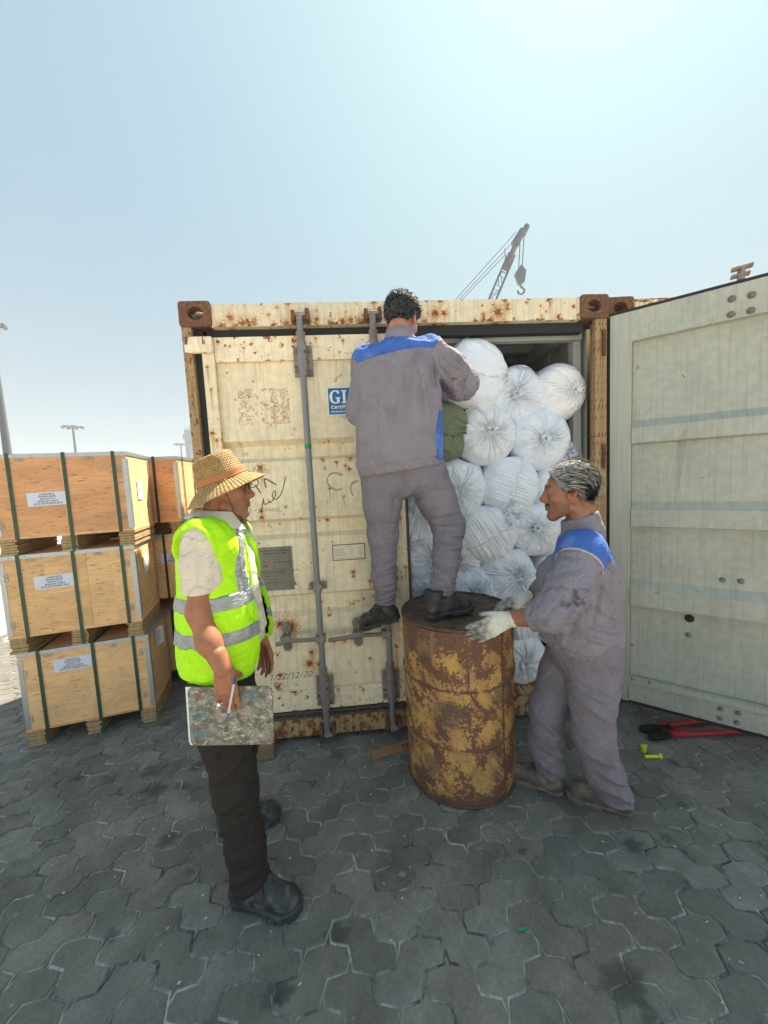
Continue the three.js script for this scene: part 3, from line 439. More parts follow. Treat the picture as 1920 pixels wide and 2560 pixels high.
// ---------------------------------------------------------------- rolls wrapped in woven cloth
const clothBump = withRep(T.weave, 14);
const sackMats = [0xe9f0fa, 0xe3ebf6, 0xeef1f5, 0xe6ecf3].map((c) => mat(c, 0.58, { bumpMap: clothBump, bumpScale: 0.0008, side: THREE.DoubleSide }));
const greenSack = mat(0x737e66, 0.6, { bumpMap: clothBump, bumpScale: 0.001, side: THREE.DoubleSide });
function sackGeo(R, len, gx, gy, type, s, ang = 0) {
  const NT = 288, NC = 34, NS = 14, pos = [], uv = [], idx = [], rim = (t) => 1 + 0.05 * n2(Math.cos(t) * 0.9 + s, Math.sin(t) * 0.9) + 0.025 * Math.cos(6 * t + s) + 0.012 * n2(Math.cos(t) * 4 + s, Math.sin(t) * 4 + 9);
  const fold = (t, k) => { const a = n2(Math.cos(t) * k + s * 3.1, Math.sin(t) * k - s), b = n2(Math.cos(t) * k * 2.3 - s, Math.sin(t) * k * 2.3 + s * 2); return Math.pow(1 - Math.abs(a), 2.2) * 0.62 + Math.pow(1 - Math.abs(b), 2) * 0.38 - 0.45; };
  const ca = Math.cos(ang), sa = Math.sin(ang);
  for (let r = 0; r <= NC + NS; r++) for (let i = 0; i <= NT; i++) {
    const t = i / NT * 2 * Math.PI; let x, y, z;
    if (r <= NC) {
      const p = r / NC, q = Math.pow(p, 0.85), rx = R * rim(t) * Math.cos(t), ry = R * rim(t) * Math.sin(t), wob = 0.1 * (1 - p) * n2(p * 3 + s, t * 0.5);
      x = mix(gx, rx, q); y = mix(gy, ry, q);
      const dome = Math.hypot(x, y) / R; z = -0.075 * Math.pow(Math.min(1, dome), 6.5) - 0.012 * dome * dome;
      if (type === 'knot') {
        const w = 0.35 + 0.65 * sst(-0.35, 0.35, n2(Math.cos(t) * 1.1 + s, Math.sin(t) * 1.1)), far = 0.55 + 0.4 * n2(Math.cos(t) * 1.7 - s, Math.sin(t) * 1.7), T1 = t + wob + 0.2 * (1 - p);
        z += 0.014 * sst(0.02, 0.2, p) * (1 - sst(far, far + 0.35, p)) * fold(T1, 3.1) - 0.017 * w * groove(n2(Math.cos(T1) * 3.6 + s * 5, Math.sin(T1) * 3.6 - s), 8) * sst(0.05, 0.2, p) * (1 - sst(far + 0.05, far + 0.45, p)) - 0.008 * w * groove(n2(Math.cos(t - wob) * 7 + s, Math.sin(t - wob) * 7 + s), 6) * sst(0.06, 0.2, p) * (1 - sst(0.3, 0.75, p)) - 0.022 * Math.exp(-p * p / 0.03) + 0.01 * fbm2(x * 9 + s, y * 9, 2) * sst(0.15, 0.5, p) - 0.012 * (1 - w) * groove(n2(x * 9 + y * 6 + s, y * 9 - x * 5 + s), 6);
      }
      else if (type === 'seam') { const a = x * ca + y * sa, b = -x * sa + y * ca + 0.012 * n2(a * 9, s); const n = n2(a * 30 + s, b * 1.2 + s), m = n2(a * 62, b * 2 + s); z += 0.02 * (Math.pow(1 - Math.abs(n), 2) - 0.4 + 0.3 * m) * Math.exp(-b * b / (2 * (R * 0.52) ** 2)) * (1 - sst(0.85, 1, dome)) - 0.013 * groove(n, 7) * Math.exp(-b * b / (2 * (R * 0.4) ** 2)) + 0.011 * Math.exp(-b * b / 3.2e-5) - 0.006 * Math.exp(-((b + 0.012) ** 2) / 5e-5) + 0.012 * fbm2(x * 8 + s, y * 8, 2); }
      else { const b = y + 0.03 + 0.012 * n2(x * 9, s) + 0.006 * n2(x * 30, s), pull = Math.exp(-((x - R * 0.9) ** 2 + y * y) / 0.012); z += 0.016 * fbm2(x * 6 + s + y * 7, y * 5 - x * 3, 3) + 0.008 * Math.exp(-b * b / 2.5e-5) + (b < 0 ? -0.008 : 0) + 0.016 * pull * n2(Math.atan2(y, R - x) * 7, s); }
    } else {
      const k = (r - NC) / NS, m = rim(t) * (1 + 0.012 * fbm2(t * 2 + s, k * 6, 3) + 0.02 * Math.sin(Math.min(1, k * 4) * Math.PI)); x = R * m * Math.cos(t); y = R * m * Math.sin(t); z = -0.087 - (len - 0.087) * k * k * 0.6 - (len - 0.087) * 0.4 * k;
    }
    pos.push(x, y, z); uv.push(x, y + z);
  }
  for (let r = 0; r < NC + NS; r++) for (let i = 0; i < NT; i++) { const a = r * (NT + 1) + i, b = a + NT + 1; idx.push(a, b, a + 1, a + 1, b, b + 1); }
  const g = new THREE.BufferGeometry(); g.setAttribute('position', new THREE.Float32BufferAttribute(pos, 3)); g.setAttribute('uv', new THREE.Float32BufferAttribute(uv, 2)); g.setIndex(idx); g.computeVertexNormals();
  const n = g.attributes.normal; for (let r = 0; r <= NC + NS; r++) { const a = r * (NT + 1), b = a + NT; const q = V(n.getX(a) + n.getX(b), n.getY(a) + n.getY(b), n.getZ(a) + n.getZ(b)).normalize(); n.setXYZ(a, q.x, q.y, q.z); n.setXYZ(b, q.x, q.y, q.z); }
  return g;
}
function tuftGeo(s, size = 1) {           // the tied mouth of the bag: a twist that opens into a ruffle
  const NT = 60, prof = [[0.03, -0.016], [0.02, 0.002], [0.013, 0.012], [0.011, 0.02], [0.016, 0.028], [0.03, 0.036], [0.044, 0.04]], pos = [], idx = [];
  for (let r = 0; r < prof.length; r++) for (let i = 0; i <= NT; i++) { const t = i / NT * 2 * Math.PI, f = 1 + (0.22 + r * 0.05) * n2(Math.cos(t) * 2.6 + s, Math.sin(t) * 2.6) + 0.2 * n2(Math.cos(t) * 6 + s, Math.sin(t) * 6); const q = prof[r][0] * f * size; pos.push(q * Math.cos(t), q * Math.sin(t) - 0.25 * Math.max(0, prof[r][1]) * size, prof[r][1] * size * (1 + 0.5 * n2(Math.cos(t) * 3, Math.sin(t) * 3 + s) * (r / 6)) ); }
  for (let r = 0; r < prof.length - 1; r++) for (let i = 0; i < NT; i++) { const a = r * (NT + 1) + i, b = a + NT + 1; idx.push(a, a + 1, b, a + 1, b + 1, b); }
  const g = new THREE.BufferGeometry(); g.setAttribute('position', new THREE.Float32BufferAttribute(pos, 3)); g.setIndex(idx); g.computeVertexNormals(); return g;
}
const CR = 3.985 * Math.PI / 180;
const inBox = (u, v, w) => { const p = V(u, v, w).applyAxisAngle(V(0, 1, 0), CR); return [p.x - 1.06, p.y + 0.02, p.z - 2.13]; };
// [u, v, R, front, type, knot x, knot y, seam angle, yaw, label]
const ROLLS = [
  [1.69, 2.165, 0.2, 0.0, 'plain', 0.05, 0, 0, 0.22, 'big smooth white roll at the top that the man on the drum is pushing'],
  [1.955, 2.045, 0.18, -0.09, 'knot', -0.03, 0.0, 0, 0, 'white roll with a torn hole at its knot, top row, second from the right'],
  [2.25, 2.06, 0.17, -0.08, 'knot', 0.05, -0.005, 0, 0.1, 'rightmost white roll of the top row, beside the container wall'],
  [1.737, 1.8, 0.183, -0.04, 'knot', 0.01, 0.02, 0, 0, 'white roll with a grey torn knot, just right of the green roll'],
  [2.1, 1.765, 0.186, -0.06, 'knot', -0.005, -0.01, 0, 0, 'white roll with a long tear below its knot, right above the grey-haired man'],
  [2.3, 1.62, 0.15, -0.16, 'knot', 0.03, 0.05, 0, 0.2, 'white roll set back against the container wall, behind the grey-haired man'],
  [1.46, 1.832, 0.185, -0.05, 'plain', 0.02, 0, 0, 0, 'olive green roll, the only one that is not white'],
  [1.545, 1.475, 0.18, -0.05, 'knot', -0.015, -0.015, 0, 0, 'white roll with a fat knot, beside the hip of the man on the drum'],
  [1.885, 1.478, 0.182, -0.04, 'seam', 0, 0, 1.2, 0, 'white roll with a steep sewn seam and fine pleats, middle of the stack'],
  [2.235, 1.44, 0.175, -0.08, 'knot', 0.0, 0.02, 0, 0, 'white roll behind the head of the grey-haired man'],
  [1.735, 1.175, 0.18, -0.03, 'seam', 0, 0, 0.5, 0, 'white roll with a slanting sewn seam, beside the knee of the man on the drum'],
  [2.055, 1.18, 0.165, -0.06, 'knot', -0.02, 0.02, 0, 0, 'white crumpled roll in front of the face of the grey-haired man'],
  [1.29, 1.27, 0.155, -0.09, 'knot', 0.0, 0.1, 0, 0, 'white roll between the legs of the man on the drum, upper one'],
  [1.315, 1.04, 0.15, -0.05, 'knot', 0.05, 0.0, 0, 0, 'white roll between the legs of the man on the drum, middle one'],
  [1.535, 1.03, 0.16, -0.07, 'knot', -0.03, 0.0, 0, 0, 'white roll half hidden by the lower right leg of the man on the drum'],
  [1.85, 0.875, 0.186, -0.03, 'knot', 0.06, 0.03, 0, 0, 'white roll with wide radiating pleats above the drum rim, near the gloved hands'],
  [1.63, 0.785, 0.178, -0.03, 'knot', 0.0, 0.02, 0, 0, 'white roll behind the lid of the drum, right of the black boot'],
  [1.285, 0.8, 0.16, -0.06, 'knot', 0.02, 0.0, 0, 0, 'white roll behind the left rim of the drum'],
  [1.935, 0.325, 0.172, -0.05, 'knot', 0.0, 0.0, 0, 0, 'white roll on the container floor between the drum and the grey trousers'],
  [1.94, 0.58, 0.16, -0.07, 'seam', 0.03, 0.03, 0.2, 0, 'white creased roll under the bare forearm, second from the container floor'],
  [2.23, 0.82, 0.17, -0.1, 'knot', 0, 0, 0, 0, 'white roll behind the chest of the grey-haired man'],
];
const HIDDEN = [[2.24, 1.13, 0.16, 'white roll against the container wall, level with the collar of the grey-haired man'], [2.25, 0.5, 0.16, 'white roll low against the container wall, behind the hip of the grey-haired man'], [1.62, 0.45, 0.17, 'white roll behind the middle of the drum'], [1.29, 0.48, 0.16, 'white roll low down behind the left side of the drum'], [1.6, 0.285, 0.115, 'thin white roll on the container floor behind the drum']];
ROLLS.forEach(([u, v, R, w, type, gx, gy, a, yaw, label], i) => {
  const green = i === 6, t = thing(green ? 'green_roll' : 'white_roll', label, 'roll', inBox(u, v, w), CR + yaw, 'cloth-wrapped rolls in the container');
  part('cover', sackGeo(R * 1.05, 0.95, gx, gy, type, 3.7 * i + 1.3, a), green ? greenSack : sackMats[i % 4], t);
  if (type === 'knot') { const k = part('knot', tuftGeo(i * 2.1, 0.7), sackMats[i % 4], t); k.position.set(gx, gy, -0.018); k.rotation.z = i; }
  if (type === 'seam') { const k = part('knot', tuftGeo(i * 2.1, 1.0), sackMats[i % 4], t), s = i === 8 ? -1 : 1; k.position.set(s * Math.cos(a) * R * 0.74, s * Math.sin(a) * R * 0.74, -0.03); k.rotation.set(-s * 0.5, 0.4, i); }
});
for (const [u, v, R, label] of HIDDEN) { const t = thing('white_roll', label, 'roll', inBox(u, v, -0.12), CR, 'cloth-wrapped rolls in the container'); part('cover', sackGeo(R, 0.9, 0.01, 0, 'knot', u * 31 + v * 17), sackMats[1], t); }

// ---------------------------------------------------------------- oil drum
{
  const D = thing('oil_drum', 'rusty yellow steel drum that a man stands on', 'drum', [0.355, 0, -1.925]);
  const c = pixelCanvas(1600, 820, (u, v) => {
    const a = u * 1.84, b = v * 0.88, big = fbm2(a * 6 + 4, b * 5, 4), fine = fbm2(a * 34, b * 38 + 9, 4), dot = Math.max(n2(a * 55 + 3, b * 55), n2(a * 90 + 3, b * 80) + 0.05), lean = fbm2(a * 9 + b * 7, b * 3, 3), n = fbm2(a * 90, b * 90, 2);
    let yel = mix3([196, 156, 86], [180, 142, 92], clamp(0.5 + fbm2(a * 3 - 7, b * 5, 3) * 1.4)); yel = mix3(yel, [150, 104, 66], clamp(lean * 1.2 + 0.15)); yel = mix3(yel, [204, 164, 80], clamp(fbm2(a * 8, b * 8 + 50, 3) * 2 - 0.35));
    const rust = mix3([86, 62, 50], [118, 80, 60], clamp(0.5 + n * 1.2 + fine));
    const hoop = Math.max(Math.exp(-(((b - 0.295) / 0.013) ** 2)), Math.exp(-(((b - 0.59) / 0.013) ** 2))), ends = 0.5 * Math.exp(-b / 0.04) + 0.7 * Math.exp(-(0.88 - b) / 0.06);
    const stk = fbm2(a * 22 + 5, b * 1.6, 3), m = big * 0.8 + fine * 0.5 + stk * 0.32 * sst(0.3, 0.85, b) + 0.75 * Math.max(0, dot - 0.4) + hoop * 0.5 + ends + (lean > 0.22 ? (lean - 0.22) * 1.5 : 0);
    let q = mix3(yel, [152, 104, 66], sst(0.02, 0.2, m) * 0.7); q = mix3(q, rust, sst(0.15, 0.24, m) * 0.88); const gr = sst(0.18, 0.4, fbm2(a * 2.2 + 9, b * 2.4, 3)); return mix3(q, [92, 80, 68], gr * 0.5);
  });
  const body = mat(0xffffff, 0.68, { map: tex(c), bumpMap: withRep(T.grain, 9, 5), bumpScale: 0.002, metalness: 0.08 });
  const R = 0.285, prof = []; for (let i = 0; i <= 110; i++) { const y = 0.012 + 0.852 * i / 110; let r = R; for (const h of [0.295, 0.59]) r += 0.0085 * Math.exp(-(((y - h) / 0.012) ** 2)); r -= 0.002 * Math.exp(-(((y - 0.3) / 0.05) ** 2)); prof.push(new THREE.Vector2(r, y)); }
  const wall = new THREE.LatheGeometry(prof, 128), P = wall.attributes.position;
  for (let i = 0; i < P.count; i++) { const x = P.getX(i), y = P.getY(i), z = P.getZ(i), t = Math.atan2(z, x), r = Math.hypot(x, z); const k = 1 + 0.012 * n3(Math.cos(t) * 1.6, y * 3.5, Math.sin(t) * 1.6) + 0.003 * n3(Math.cos(t) * 5, y * 9, Math.sin(t) * 5) - 0.03 * Math.exp(-((t - 0.72) ** 2) / 0.02 - ((y - 0.42) ** 2) / 0.006) - 0.025 * Math.exp(-((t - 2.3) ** 2) / 0.02 - ((y - 0.52) ** 2) / 0.01); P.setX(i, x * k); P.setZ(i, z * k); }
  wall.computeVertexNormals();
  part('drum_wall', wall, body, D, 'yellow paint flaking to brown rust');
  const rustMat = mat(0xffffff, 0.75, { map: tex(pixelCanvas(512, 512, (u, v) => { const a = fbm2(u * 6, v * 6 + 20, 5), b = fbm2(u * 3 + v * 8, v * 14, 3); return mix3(mix3([104, 78, 60], [74, 58, 48], clamp(0.5 + a)), [140, 112, 88], clamp(b * 1.5 - 0.1)); }), true, [1.6, 1.6]), bumpMap: RUSTBUMP, bumpScale: 0.0025, metalness: 0.1 });
  const lid = new THREE.LatheGeometry([[0.0001, 0.868], [0.12, 0.869], [0.24, 0.868], [0.262, 0.872], [0.278, 0.873]].map((q) => new THREE.Vector2(...q)).reverse(), 96); metreUV(lid);
  { const p = lid.attributes.position; for (let i = 0; i < p.count; i++) p.setY(i, p.getY(i) + 0.003 * n2(p.getX(i) * 8, p.getZ(i) * 8)); lid.computeVertexNormals(); }
  rustMat.side = THREE.DoubleSide; part('lid', lid, rustMat, D);
  const chime = (y) => { const g = new THREE.TorusGeometry(0.2855, 0.0085, 10, 110); g.rotateX(Math.PI / 2); const p = g.attributes.position; for (let i = 0; i < p.count; i++) { const t = Math.atan2(p.getZ(i), p.getX(i)); p.setY(i, p.getY(i) + 0.002 * n2(Math.cos(t) * 3 + y, Math.sin(t) * 3)); } metreUV(g); return g.translate(0, y, 0); };
  part('rim', chime(0.874), rustMat, D); part('rim', chime(0.0095), rustMat, D);
  part('bung', [new THREE.TorusGeometry(0.033, 0.006, 8, 28).rotateX(Math.PI / 2).translate(0.05, 0.873, -0.19), cyl(0.03, 0.027, 0.008, 0.05, 0.873, -0.19, 24)], rustMat, D); part('bung', [cyl(0.017, 0.015, 0.008, -0.06, 0.874, 0.235, 18)], rustMat, D);
  part('weld_seam', box(0.009, 0.84, 0.004, 0, 0.44, 0).applyMatrix4(new THREE.Matrix4().makeRotationY(0.62)).translate(0.286 * Math.sin(0.62), 0, 0.286 * Math.cos(0.62)), rustMat, D);
}
// ---------------------------------------------------------------- plywood crates
const plyTex = (base, s) => tex(pixelCanvas(900, 640, (u, v) => {
  const a = u * 0.9, b = v * 0.64, g = fbm2(a * 3.2 + s, b * 46 + 3 * fbm2(a * 2.5 + s, b * 3, 2), 4), w = fbm2(a * 1.6 + s, b * 5, 3), f = fbm2(a * 30, b * 260 + s, 2);
  let k = 1 + 0.1 * g + 0.1 * w + 0.08 * f, c = [base[0] * k, base[1] * k * (1 - 0.03 * g), base[2] * k * (1 - 0.06 * g)];
  const kn = fbm2(a * 7 + s * 2, b * 50 + s, 3); return mix3(c, [96, 62, 36], clamp((kn - 0.42) * 4) * 0.75);
}), true, [1 / 0.9, 1 / 0.64]);
const PLY = [plyTex([222, 166, 118], 3), plyTex([232, 186, 134], 47), plyTex([238, 194, 140], 91)].map((m) => mat(0xffffff, 0.78, { map: m, bumpMap: withRep(T.grain, 2, 9), bumpScale: 0.0008 }));
const EDGE = mat(0xffffff, 0.88, { map: tex(pixelCanvas(128, 256, (u, v) => { const l = Math.floor(v * 40), k = 0.82 + 0.3 * n2(l * 3.3, 1) * 0.5 + 0.12 * n2(u * 9, l * 2); return [214 * k, 184 * k, 132 * k]; }), true, [3, 5]) });
const ZINC = mat(0xb4babd, 0.38, { metalness: 0.75, bumpMap: withRep(T.grain, 10), bumpScale: 0.0012 }), STRAP = mat(0x1f4a35, 0.42), STRAPB = mat(0x3a3a2c, 0.5);
const labelTex = (() => { const c = canvas(520, 210), x = c.getContext('2d'); x.fillStyle = '#d9e0ee'; x.fillRect(0, 0, 520, 210); x.fillStyle = '#23242c'; x.textAlign = 'center'; x.font = 'bold 35px sans-serif'; ['S184G30E12', 'POWER:30KW', 'SAE:#3/11.5', 'MADE IN CHINA', 'DATE:SEPTEMBER,2025'].forEach((t, i) => x.fillText(t, 262, 46 + i * 36)); return mat(0xffffff, 0.7, { map: tex(c) }); })();
const slipTex = (() => { const c = canvas(200, 300), x = c.getContext('2d'); x.fillStyle = '#e9ebee'; x.fillRect(0, 0, 200, 300); x.fillStyle = '#3a3b40'; x.textAlign = 'center'; x.font = 'bold 21px sans-serif'; ['S184G30E12', 'POWER:30KW', 'SAE:#3/11.5', 'MADE IN', 'CHINA', 'SEPTEMBER', '2025'].forEach((t, i) => x.fillText(t, 100, 70 + i * 30)); return mat(0xffffff, 0.7, { map: tex(c) }); })();
const sheetGeo = (w, h, curl = 0) => { const g = new THREE.PlaneGeometry(w, h, 10, 6), p = g.attributes.position; for (let i = 0; i < p.count; i++) { const x = p.getX(i) / w, y = p.getY(i) / h; p.setZ(i, 0.0015 + 0.002 * n2(x * 3 + w * 90, y * 3) + curl * Math.pow(Math.max(0, x + 0.1), 2)); } g.computeVertexNormals(); return g; };
function crate(pos, turn, label, o = {}) {
  const { w = 0.715, d = 0.46, ply = 0, top = false, lab = [-0.06, 0.33], straps = [-0.26, 0.02, 0.285], strapMat = STRAP, full = true, slip = [0.3, -0.1], slant = 0, curl = 0 } = o, h = 0.612, f = 0.1;
  const C = thing('plywood_crate', label, 'crate', pos, turn, 'stacked plywood crates');
  const ws = w - 0.004, m = PLY[ply], m2 = PLY[(ply + 1) % 3];
  const split = ply === 1 ? 0.62 : 1;
  if (split < 1) { part('panel', box(ws * split - 0.001, h - f - 0.014, 0.012, -ws / 2 + ws * split / 2, f + (h - f) / 2, d / 2 - 0.006), m, C); part('panel', box(ws * (1 - split) - 0.001, h - f - 0.014, 0.012, ws / 2 - ws * (1 - split) / 2, f + (h - f) / 2, d / 2 - 0.007), m2, C); }
  else part('panel', box(ws, h - f - 0.014, 0.012, 0, f + (h - f) / 2, d / 2 - 0.006), m, C);
  part('panel', box(ws, h - f - 0.014, 0.012, 0, f + (h - f) / 2, -d / 2 + 0.006), m2, C);
  for (const s of [-1, 1]) part('panel', box(0.012, h - f - 0.014, d - 0.026, s * (w / 2 - 0.008), f + (h - f) / 2, 0), PLY[2], C);
  part('lid', box(w - 0.006, 0.012, d - 0.006, 0, h - 0.007, 0), m2, C); part('base_board', box(w + 0.004, 0.014, d + 0.004, 0, f + 0.005, 0), m2, C);
  const e = 0.0018;      // folded zinc edging
  const nib = (n, len, put) => Array.from({ length: n }, (_, i) => put((i + 0.5) / n * len - len / 2));
  for (const s of [1, -1]) part('edge_strip', [box(w + 0.006, 0.024, e, 0, h - 0.011, s * (d / 2 + 0.0015)), box(w + 0.006, e, 0.026, 0, h + 0.001, s * (d / 2 - 0.011)), ...nib(9, w, (x) => box(0.03, 0.014, 0.003, x, h - 0.012, s * (d / 2 + 0.0028)))], ZINC, C);
  for (const s of [1, -1]) part('edge_strip', [box(e, 0.024, d, s * (w / 2 + 0.0015), h - 0.011, 0), box(0.026, e, d - 0.05, s * (w / 2 - 0.011), h + 0.0014, 0)], ZINC, C);
  for (const a of [-1, 1]) for (const b of [1, -1]) part('corner_strip', [box(0.026, h - f - 0.06, e, a * (w / 2 - 0.012), f + (h - f) / 2 - 0.012, b * (d / 2 + 0.0012)), box(e, h - f - 0.06, 0.026, a * (w / 2 + 0.001), f + (h - f) / 2 - 0.012, b * (d / 2 - 0.012))], ZINC, C);
  for (const [x, y, r] of [[-0.2, h - 0.033, 0], [0.15, h - 0.033, 0], [w / 2 - 0.05, 0.5, 1], [w / 2 - 0.05, 0.2, 1], [-w / 2 + 0.03, 0.48, 1], [-w / 2 + 0.03, 0.18, 1]]) part('clasp', [-1, 1].map((s) => new THREE.TorusGeometry(0.0105, 0.0022, 6, 14).translate(x + (r ? 0 : s * 0.0115), y + (r ? s * 0.0115 : 0), d / 2 + 0.002)), ZINC, C);
  // runners: plies glued into skids that run from front to back
  for (const x of [-w / 2 + 0.045, 0.0, w / 2 - 0.045]) part('runner', Array.from({ length: 6 }, (_, k) => box(0.085 + rr(-0.006, 0.006), f / 6 - 0.0022, d + rr(-0.012, 0.006), x + rr(-0.004, 0.004), f / 12 + k * f / 6 - 0.002, rr(-0.005, 0.005))), EDGE, C);
  for (const x of straps) { const low = x === straps[1] ? -0.1 * (full ? 1 : 0) : 0; part('strap', [box(0.019, h - f + 0.012 - low, 0.0014, x, (h + f + low) / 2, d / 2 + 0.005), box(0.019, 0.0014, d + 0.01, x, h + 0.0035, 0), box(0.019, h - f, 0.0014, x, (h + f) / 2, -d / 2 - 0.005)], strapMat, C); }
  if (lab) { const l = part('label', sheetGeo(0.205, 0.084), labelTex, C, 'white printed label'); l.position.set(lab[0], lab[1], d / 2 + 0.0025); l.rotation.z = 0.02; }
  if (slip) { const l = part('paper_slip', sheetGeo(0.1, 0.13, curl), slipTex, C, 'white paper slip'); l.position.set(w / 2 + 0.002, slip[0], slip[1]); l.rotation.set(0, Math.PI / 2, slant); }
  return C;
}
{
  const a = 17.5 * Math.PI / 180, put = (sx, y, dz = 0) => [-1.98 + sx - 0.069, y, -2.347 - 0.219 + dz];
  crate(put(0, 0), a, 'lowest crate of the front stack, standing on the paving', { ply: 2, lab: [-0.075, 0.5], slip: [0.52, 0.03], curl: 0.07, straps: [-0.25, 0.04, 0.27] });
  crate(put(-0.028, 0.614, 0.005), a + 0.01, 'middle crate of the front stack, its front made of two boards', { ply: 1, lab: [-0.09, 0.43], slip: [0.45, 0.03], slant: 0.1 });
  crate(put(-0.012, 1.228), a - 0.008, 'topmost crate of the front stack, with a reddish front', { ply: 0, lab: [-0.085, 0.335], slip: [0.36, 0.03], slant: -0.05 });
  const b = 0.12, p2 = (sx, y) => [-2.0 + sx, y, -3.28];
  crate(p2(0, 0), b, 'lowest crate of the rear stack', { w: 0.74, d: 0.7, ply: 2, lab: null, slip: null, straps: [-.2, 0, .2], strapMat: STRAPB });
  crate(p2(-0.01, 0.614), b + .01, 'middle crate of the rear stack', { w: 0.74, d: 0.7, ply: 1, lab: [0.27, 0.42], slip: null, straps: [-.2, 0, .2], strapMat: STRAPB });
  const c = crate(p2(-0.02, 1.228), b - .01, 'topmost crate of the rear stack, beside the container', { w: 0.74, d: 0.7, ply: 0, lab: null, slip: [0.36, -0.02], straps: [-.2, 0, .2], strapMat: STRAPB });
  for (const z of [0.24, 0.02, -0.2]) part('strap', [box(0.0014, 0.5, 0.012, 0.374, 0.36, z)], STRAPB, c);
}
// ---------------------------------------------------------------- small things on the paving
{
  const cc = canvas(300, 80), x = cc.getContext('2d'); x.fillStyle = '#a67c58'; x.fillRect(0, 0, 300, 80); for (let i = 0; i < 300; i += 5) { x.fillStyle = `rgba(90,60,40,${0.08 + 0.08 * rnd()})`; x.fillRect(0, i % 80, 300, 1); } x.fillStyle = '#241f1c'; x.font = 'bold italic 46px sans-serif'; x.fillText('15:', 180, 56);
  const g = new THREE.BoxGeometry(0.3, 0.004, 0.075); single('cardboard_strip', g, mat(0xffffff, 0.9, { map: tex(cc) }), 'strip of brown cardboard marked 15 beside the drum', 'cardboard').position.set(0.0, 0.006, -2.06); scene.children.at(-1).rotation.y = 0.32;
  const w = thing('wood_block', 'wooden block under the container behind the clipboard man', 'block', [-0.78, 0, -2.1], 0.2); part('block', box(0.12, 0.075, 0.16, 0, 0.038, 0, 0.006), mat(0x8a7356, 0.9, { bumpMap: RUSTBUMP, bumpScale: .002 }), w);
  // bolt cutter
  const B = thing('bolt_cutter', 'bolt cutter with black jaws and red handles under the open door', 'tool', [1.56, 0, -2.07], 0.05), red = mat(0xa01c24, 0.42), blk = mat(0x1d1c1b, 0.5, { metalness: 0.4 });
  const jaw = (s) => { const sh = new THREE.Shape(); sh.moveTo(0, 0.004 * s); sh.quadraticCurveTo(-0.03, 0.012 * s, -0.075, 0.012 * s); sh.quadraticCurveTo(-0.115, 0.03 * s, -0.09, 0.052 * s); sh.quadraticCurveTo(-0.05, 0.066 * s, 0.02, 0.05 * s); sh.lineTo(0.04, 0.02 * s); sh.closePath(); return new THREE.ExtrudeGeometry(sh, { depth: 0.012, bevelEnabled: true, bevelSize: 0.003, bevelThickness: 0.003, bevelSegments: 2 }).rotateX(-Math.PI / 2).translate(0, s > 0 ? 0.012 : 0.016, 0); };
  part('jaw', jaw(1), blk, B); part('jaw', jaw(-1), blk, B); part('hinge_plate', [box(0.09, 0.008, 0.05, 0.03, 0.036, 0, 0.003), cyl(0.009, 0.009, 0.014, 0.0, 0.04, 0.0, 12), cyl(0.009, 0.009, 0.014, 0.06, 0.04, 0.015, 12), cyl(0.009, 0.009, 0.014, 0.06, 0.04, -0.015, 12)], blk, B);
  for (const s of [-1, 1]) part('handle', [tube([[0.03, 0.025, 0.03 * s], [0.12, 0.024, 0.045 * s], [0.3, 0.022, 0.05 * s], [0.5, 0.02, 0.055 * s]], 0.014, 24, 10), box(0.1, 0.03, 0.03, 0.08, 0.026, 0.035 * s, 0.006)], red, B);
  for (const s of [-1, 1]) part('grip', tube([[0.5, 0.02, 0.055 * s], [0.62, 0.02, 0.057 * s]], 0.017, 8, 10), blk, B);
  const Y = mat(0xd8dc1e, 0.4);
  const s1 = thing('bolt_seal', 'yellow bolt seal pin lying on the paving near the bolt cutter', 'seal', [1.385, 0, -1.9], 0.1); part('pin', rod([-0.04, 0.011, 0], [0.036, 0.011, 0.012], 0.0085, 12), Y, s1); part('head', rod([0.032, 0.013, 0.011], [0.044, 0.013, 0.013], 0.014, 12), Y, s1);
  const s2 = thing('bolt_seal', 'yellow bolt seal barrel behind its pin on the paving', 'seal', [1.372, 0, -1.945], 0.4); part('barrel', rod([0, 0.001, 0], [0, 0.034, 0], 0.013, 14), Y, s2); part('tab', box(0.026, 0.012, 0.01, 0.016, 0.028, 0, 0.003), Y, s2);
  const gs = single('green_strip', box(0.035, 0.002, 0.008, 0, 0.004, 0), mat(0x1f9a66, 0.5), 'short green plastic strip on the paving in the foreground', 'litter'); gs.position.set(0.405, 0, -1.16); gs.rotation.y = 0.15;
  const leaf = single('dry_leaf', (() => { const g = new THREE.SphereGeometry(0.016, 10, 6); const p = g.attributes.position; for (let i = 0; i < p.count; i++) p.setXYZ(i, p.getX(i) * (1 + 0.5 * n3(p.getX(i) * 80, p.getY(i) * 80, 1)), p.getY(i) * 0.4, p.getZ(i) * (0.8 + 0.5 * n3(p.getZ(i) * 80, 2, p.getX(i) * 60))); g.computeVertexNormals(); return g; })(), mat(0x8b8278, 0.9), 'crumpled grey scrap on the paving in front of the drum', 'litter'); leaf.position.set(-0.0, 0.006, -1.36);
  const bits = []; for (let i = 0; i < 130; i++) { const x0 = rr(-1.6, 1.9), z0 = rr(-2.2, -0.9); bits.push(box(rr(0.002, 0.007), rr(0.001, 0.003), rr(0.003, 0.012)).rotateY(rr(0, 3)).translate(x0, 0.003, z0)); }
  const st = part('grit', bits, mat(0xc9c6bb, 0.9), scene); st.userData = { kind: 'stuff', label: 'pale specks of grit scattered over the paving' };
}
